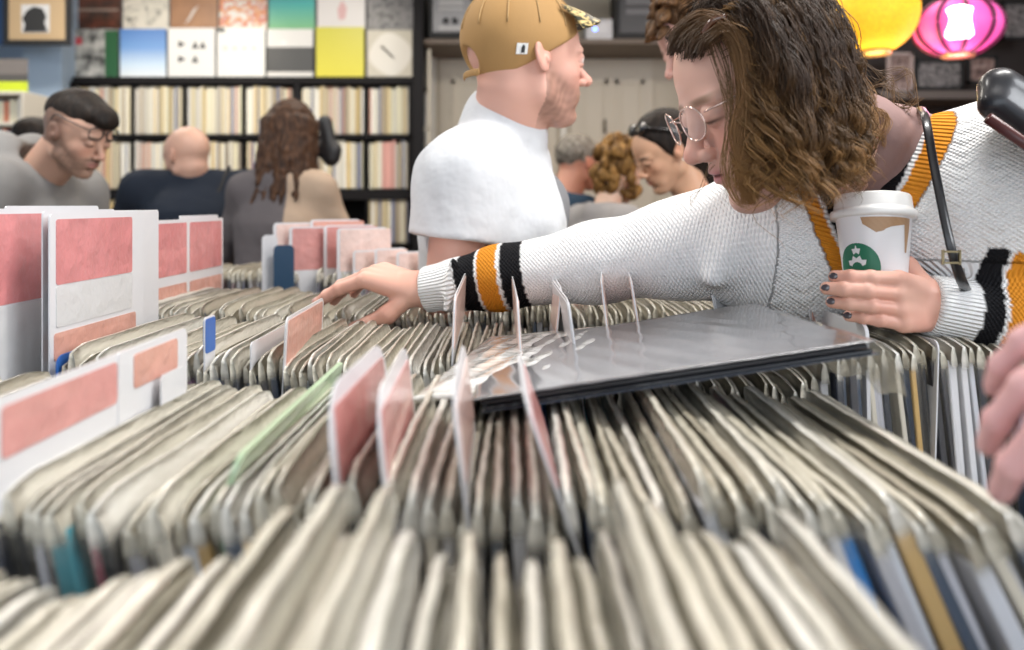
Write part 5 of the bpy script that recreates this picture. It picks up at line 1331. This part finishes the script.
while ng < 330:
    a = rg.normal(size=3); a /= np.linalg.norm(a)
    p0 = EC+a*ER_*1.0
    x,y,z = p0
    if z < -.20 or x > .155+.78*max(0,min(.5,z-.05)): continue
    if x > .06 and z < .10: continue
    if y < -.03 and x > -.12: continue
    ng += 1
    front = max(0,(x-.0)/.35); side = 1 if y > .02*rg.normal() else -1
    layer = 1.03+.13*rg.random()**1.2
    vlen = .098+.10*np.clip((z+.1)/.6,0,1)+.03*rg.random()-.06*max(0,-x-.15)+(.060 if (x > -.02 and y > 0) else 0)+(.035 if x < -.08 else 0)
    g = HD.M@G*1.0      # gravity in head axes
    d = unit(a*.30+V(-1.15*front,.60*side,.06)+g*(.55 if x < .05 else .0))
    q = p0.copy()
    path = [q.copy()]; ds = .0075/HD.H; n = int(vlen/.0075)
    stiff = .80
    lay = layer+.03
    for i in range(n):
        pull = .13+.17*min(1,i/9)
        d = unit(d*(1-pull)+g*pull+ (V(-.05,0,0)*front if i < 8 else 0))
        q = q+d*ds
        k = 1.02+(lay-1.0)*min(1,i/7)
        q = push(q, EC, ER_, k); q = push(q, V(.08,0,-.12), V(.27,.27,.33), 1.0+.10*(layer-1))
        # keep clear of the face
        if q[0] > .145 and abs(q[1]) < .34 and q[2] > -.36: q[0] = .145+(q[0]-.145)*.15
        path.append(q.copy())
    path = np.array(path); W_ = HD.c+HD.H*(path@HD.M)
    n = len(W_); s_ = np.linspace(0,1,n); L_ = np.arange(n)*.0075
    t = np.gradient(W_,axis=0); t /= np.linalg.norm(t,axis=1)[:,None]; e1 = np.cross(t,V(.2,.3,.9)); e1 /= np.linalg.norm(e1,axis=1)[:,None]; e2 = np.cross(e1,t)
    wl = rg.uniform(.042,.072); ph = rg.uniform(0,6.28); am = rg.uniform(.0065,.0135)*np.clip((s_-.18)/.5,0,1)*(1+.6*s_**3); ph2 = rg.uniform(.3,1.5)
    curl = (am*np.sin(2*PI*L_/wl+ph))[:,None]*e1+(am*.7*np.cos(2*PI*L_/wl*(1+.15*s_)+ph+ph2))[:,None]*e2
    base = W_+curl
    tone = rg.uniform(.65,1.25); gold = rg.uniform(.5,1.1)
    for k in range(20):
        o1, o2 = rg.normal(size=2)*.0048; sp = (1-.62*s_)*(1+.25*np.sin(6*s_+k)); extra = .0016*np.sin(2*PI*L_/(wl*.8)+rg.uniform(0,6.28))*s_
        zmin = (1.296 if base[-1,0] < .285 else 1.309 if base[-1,0] < .36 else 1.322)+rg.normal()*.007+.010*math.sin(ph*3)
        lo_i = np.argmax(base[:,2] < zmin) if (base[:,2] < zmin).any() else n
        cut = n-int(rg.integers(0,4)) if rg.random() < .75 else n-int(rg.integers(3,9)); cut = max(8,min(cut,int(lo_i)))
        pth = base+(o1*sp+extra)[:,None]*e1+(o2*sp)[:,None]*e2
        if rg.random() < .05: pth = pth+np.cumsum(rg.normal(size=3)*.0006*np.ones((n,1)),axis=0)*s_[:,None]
        tt = np.clip((s_-.30)/.65,0,1)[:,None]*gold; tn = tone*rg.uniform(.8,1.2)
        c = (V(.045,.023,.012)*(1-tt)+V(.44,.235,.085)*tt**1.5)*tn
        c = np.where(tt < .3, c*(1+.5*tt), c)
        paths.append(pth[:cut]); radii.append(.00042*rg.uniform(.7,1.4)); colsS.append(np.clip(c[:cut],0,1))
# a few loose strands in front of the face and flyaways behind
def stray(pts, n, w, c1, c2, r=.00035):
    b_ = np.array(catmull(pts,8)); m_ = len(b_); s_ = np.linspace(0,1,m_)[:,None]
    for k in range(n):
        o_ = rg.normal(size=3)*w; pth = b_+o_*(.4+.6*np.sin(s_*PI))+ .002*np.sin(s_*9+k)*rg.normal(size=3); paths.append(pth); radii.append(r*rg.uniform(.7,1.3)); colsS.append(np.tile(V(*c1),(m_,1))*(1-s_)+V(*c2)*s_)
nd = .855
stray([P(712,28,.86),P(727,70,.845),P(731,110,.845),P(727,140,.84),P(724,170,.84),P(734,198,.85),P(750,206,.85)],16,.0022,(.07,.04,.02),(.42,.25,.11))
stray([P(703,22,.87),P(714,60,.85),P(726,95,.84),P(735,140,.84),P(728,175,.84),P(742,205,.85)],12,.003,(.06,.03,.02),(.40,.24,.10))
stray([P(714,165,.86),P(703,180,.86),P(696,195,.87),P(690,207,.87)],3,.0008,(.15,.09,.04),(.3,.18,.08),.0003)
# fringe swept back from the forehead hairline, then falling past the temple
for k in range(15):
    u_ = k/14; a_ = P(669+34*u_+rg.normal()*1.5,46+9*u_+rg.normal()*4,.932-.066*u_**.7-.004); 
    stray([a_, P(676+34*u_,30+10*u_,.905-.052*u_), P(704+26*u_,14+16*u_,.868-.026*u_), P(732+12*u_,34+18*u_,.848-.012*u_), P(742+10*u_,86+8*u_,.838), P(738+16*u_+rg.normal()*4,140,.836), P(744+14*u_+rg.normal()*5,178,.840), P(752+rg.normal()*8,203,.845)],34,.0038,(.045,.023,.012),(.36,.19,.075),.00042)
# looser curls hanging from the back of the head over the neck and collar
for k in range(34):
    u_ = rg.random(); x0_ = 828+30*u_; y0_ = 42+52*u_+rg.normal()*6; d_ = rg.uniform(.885,.985); ex_ = rg.uniform(10,34); ln_ = rg.uniform(60,100)*(1.05-.35*u_)
    pts_ = [P(x0_+ex_*min(1,1.5*t_)+6*t_*math.sin(t_*9+k), y0_+ln_*t_+4*t_*math.cos(t_*11+k*2), d_+.006*math.sin(t_*10+k)) for t_ in np.linspace(0,1,9)]
    stray(pts_, 26, .0028, (.045,.023,.012), (.36,.19,.075), .00042)
for k in range(16):
    x0_ = rg.uniform(840,880); y0_ = rg.uniform(60,110); stray([P(x0_,y0_,1.0),P(x0_+20,y0_+rg.uniform(5,25),1.0),P(x0_+35+rg.uniform(0,18),y0_+rg.uniform(0,45),.99),P(x0_+40+rg.uniform(0,25),y0_+rg.uniform(10,60),.98)],5,.0022,(.05,.03,.015),(.20,.11,.05))
strand_mesh('hair_strands', paths, radii, colsS, H_STR, HCAP)
v, f = tube(catmull([HD.w(.28,.24,.33),HD.w(.24,.28,.36),HD.w(.19,.30,.35)],4),.004,8); obj('hair_clip', v, f, mat('tortoiseshell',(.10,.035,.015),.2,coat=1), woman, True)

# ------------------------------------------------------------------ the coffee cup
cup = empty('coffee_cup'); tag(cup, 'white lidded paper coffee cup with green round emblem and brown drips', 'cup')
CT = Matrix.Translation(Vector(CUPC)) @ Matrix.Rotation(-.16,4,'X') @ Matrix.Rotation(.035,4,'Y')
cup.matrix_world = CT
def cr(z): return .0425+(.0305-.0425)*(-z/.118)     # cup radius at height z (0 at the lid, negative down)
prof = [(.002,-.114),(cr(-.116)-.003,-.114),(cr(-.118),-.118),(cr(-.118),-.117)]+[(cr(z),z) for z in np.linspace(-.115,0,14)]
v, f = lathe(prof,64,False); WC = mat('white_coated_paper',(.80,.79,.80),.35,coat=.15); obj('cup_body', v, f, WC, cup, True)
v, f = lathe([(.0415,-.006),(.0478,-.0055),(.0485,-.003),(.0485,.0015),(.0470,.0035),(.0448,.0045),(.0440,.007),(.0428,.020),(.0412,.0225),(.0390,.0225),(.0380,.019),(.0370,.0165),(.0001,.0160)],64,False)
lid = obj('lid', v, f, mat('white_lid_plastic',(.82,.81,.79),.3,coat=.3), cup, True)
def wrap(poly, name, m, off, th0, z0):
    """poly in metres on the unrolled cup; a fine triangle fan laid on the paper"""
    import bmesh
    bm = bmesh.new(); vs = [bm.verts.new((x,0,z)) for x,z in poly]; fc = bm.faces.new(vs); bmesh.ops.triangulate(bm, faces=[fc])
    for _ in range(3): bmesh.ops.subdivide_edges(bm, edges=bm.edges[:], cuts=1, use_grid_fill=True)
    for q in bm.verts:
        z = z0+q.co.z; th = th0+q.co.x/.040; r = cr(z)+off; q.co = (r*math.sin(th), -r*math.cos(th), z)
    bmesh.ops.recalc_face_normals(bm, faces=bm.faces); me = bpy.data.meshes.new(name); bm.to_mesh(me); bm.free(); me.materials.append(m); return link(bpy.data.objects.new(name, me), cup)
GRN = mat('green_ink',(.010,.16,.08),.4); WI = mat('white_ink',(.82,.82,.82),.4); BRN = mat('coffee_stain',(.42,.25,.13),.4)
circ = lambda r, n=40, x=0, z=0: [(x+r*math.cos(2*PI*k/n), z+r*math.sin(2*PI*k/n)) for k in range(n)]
th0, z0 = -.96, -.066
wrap(circ(.0285),'emblem',GRN,.0004,th0,z0)
wrap([(x*.0060*(1 if k%2==0 else .42)*1+0, 0.0200+z*.0060*(1 if k%2==0 else .42)) for k in range(10) for x,z in [(math.sin(k*PI/5),math.cos(k*PI/5))]],'emblem_star',WI,.0008,th0,z0)
cz_ = []   # pointed band under the star
for k in range(9):
    a = PI*.88-(PI*.76)*k/8; cz_.append((math.cos(a)*(.0155 if k%2 else .0118), math.sin(a)*(.0155 if k%2 else .0118)-.001))
for k in range(12): a = PI*.12+(PI*.76)*k/11; cz_.append((math.cos(a)*.0075, math.sin(a)*.0075-.001))
wrap(cz_,'emblem_band',WI,.0008,th0,z0)
for s_ in (-1,1):
    wrap([(s_*(.011+.003*math.sin(k*.9))+ (.0018 if k < 8 else -.0018)*s_, -.004-.0022*(k if k < 8 else 15-k)) for k in range(16)],'emblem_wave',WI,.0008,th0,z0)
wrap([(-.020,.0),(.040,.0),(.040,-.012),(.036,-.040),(.033,-.040),(.033,-.016),(.030,-.008),(.012,-.008),(.008,-.012),(.004,-.016),(-.004,-.018),(-.010,-.012),(-.018,-.008)],'drip_stain',BRN,.0003,-.26,-.008)
# ------------------------------------------------------------------ black case at the right edge
t = empty('camera_case'); tag(t, 'glossy black rounded case jutting in at the right edge over the white shoulder', 'case')
v, f = sdf_mesh([rc(P(1000,88,.86),P(1120,168,.86),.022,.024,.02), rc(P(996,104,.85),P(1110,185,.85),.018,.020,.01), rc(P(1000,88,.90),P(1120,168,.90),.022,.024,.02)], .0025)
fast_mesh('shell', v, f, mat('black_gloss_plastic',(.010,.011,.016),.4,coat=.25), t, relax=1)
v, f = tube([P(988,118,.828),P(1100,196,.822)], .006, 10); obj('trim_strip', v, f, mat('dark_red_trim',(.08,.02,.02),.3), t, True)
BASES.append((t, P(1050,200,.88)))
# ------------------------------------------------------------------ shopper beyond the right edge whose fingers reach in
def hand_only(p_): pass
root, hdp, B = figure('person standing beyond the right edge, only blurry pink fingers in view over the records', V(1.02,.10,1.58), PI-.5, pitch=.5, stoop=.1, skin=(.70,.40,.40), top=(.05,.06,.10), hands=[None, V(.378,.40,1.268)], hand_spec=[None, dict(fdir=V(-.80,.0,-.42), back=V(-.35,-.6,.72), thumb_side=V(0,-1,.2), curls=[[.35,.5,.35],[.35,.5,.4],[.4,.5,.4],[.4,.5,.4]], thumb=[V(.6,.7,-.3),V(.8,.4,-.4),V(.9,.2,-.4)], S=1.0)], hvox=.006, vox=.008)
for root_, base_ in BASES:
    root_.location = tuple(map(float, base_))
    for ch in root_.children: ch.location = tuple(float(a)-float(b) for a, b in zip(ch.location, base_))
# ------------------------------------------------------------------ lights, camera
def area(loc, rot, sx, sy, e, col=(1,1,1)):  # shared by ceiling lamps, the window daylight panel and the added side light
    l = bpy.data.lights.new('area_light','AREA'); l.shape = 'RECTANGLE'; l.size = sx; l.size_y = sy; l.energy = e; l.color = col
    o = bpy.data.objects.new('area_light', l); link(o); o.location = loc; o.rotation_euler = rot; return o
area((-1.6,1.6,2.92),(0,0,0),1.2,.3,55,(1,.97,.92)); area((.9,.9,2.92),(0,0,0),1.2,.3,52,(1,.98,.95)); area((-.2,3.4,2.92),(0,0,0),1.6,.3,40,(1,.93,.82)); area((-2.4,4.0,2.92),(0,0,0),1.2,.3,34,(1,.93,.84))
area((1.3,3.2,2.92),(0,0,0),.8,.3,16,(1,.9,.8))
# spots aimed at the record shelf
for x in (-2.2,-1.2):
    l = bpy.data.lights.new('track_spot','SPOT'); l.energy = 28; l.spot_size = 1.1; l.spot_blend = .6; l.color = (1,.92,.78); l.shadow_soft_size = .05
    o = bpy.data.objects.new('track_spot', l); link(o); o.location = (x,3.9,2.85); o.rotation_euler = Vector((0,1.35,-.75)).to_track_quat('-Z','Y').to_euler()
# daylight from the shop window behind the viewer
area((0,Y0+.02,1.8),(PI/2,0,0),5.0,2.0,72,(.86,.93,1.0))
area((2.9,-.3,2.5),tuple(Vector((-.75,.45,-.55)).to_track_quat('-Z','Y').to_euler()),1.6,1.0,85,(.93,.96,1.0))  # added soft side light in the open room, boosted to brighten the woman
w = bpy.data.worlds.new('World'); bpy.context.scene.world = w; w.use_nodes = True
w.node_tree.nodes['Background'].inputs[0].default_value = (.75,.85,1,1); w.node_tree.nodes['Background'].inputs[1].default_value = .6
cam = bpy.data.cameras.new('Camera'); co = bpy.data.objects.new('Camera', cam); link(co)
co.location = (0,0,CZ); co.rotation_euler = (PI/2,0,0)
cam.sensor_width = 36; cam.lens = 36*FPX/1024; cam.shift_y = -(325-HY)/1024; cam.clip_start = .02
cam.dof.use_dof = True; cam.dof.focus_distance = 1.02; cam.dof.aperture_fstop = 3.2
s = bpy.context.scene; s.camera = co
s.view_settings.view_transform = 'Standard'; s.view_settings.look = 'None'; s.view_settings.gamma = 1; s.view_settings.use_curve_mapping = False
s.view_settings.exposure = -0.18
s.cycles.transparent_max_bounces = 16; s.cycles.max_bounces = 6
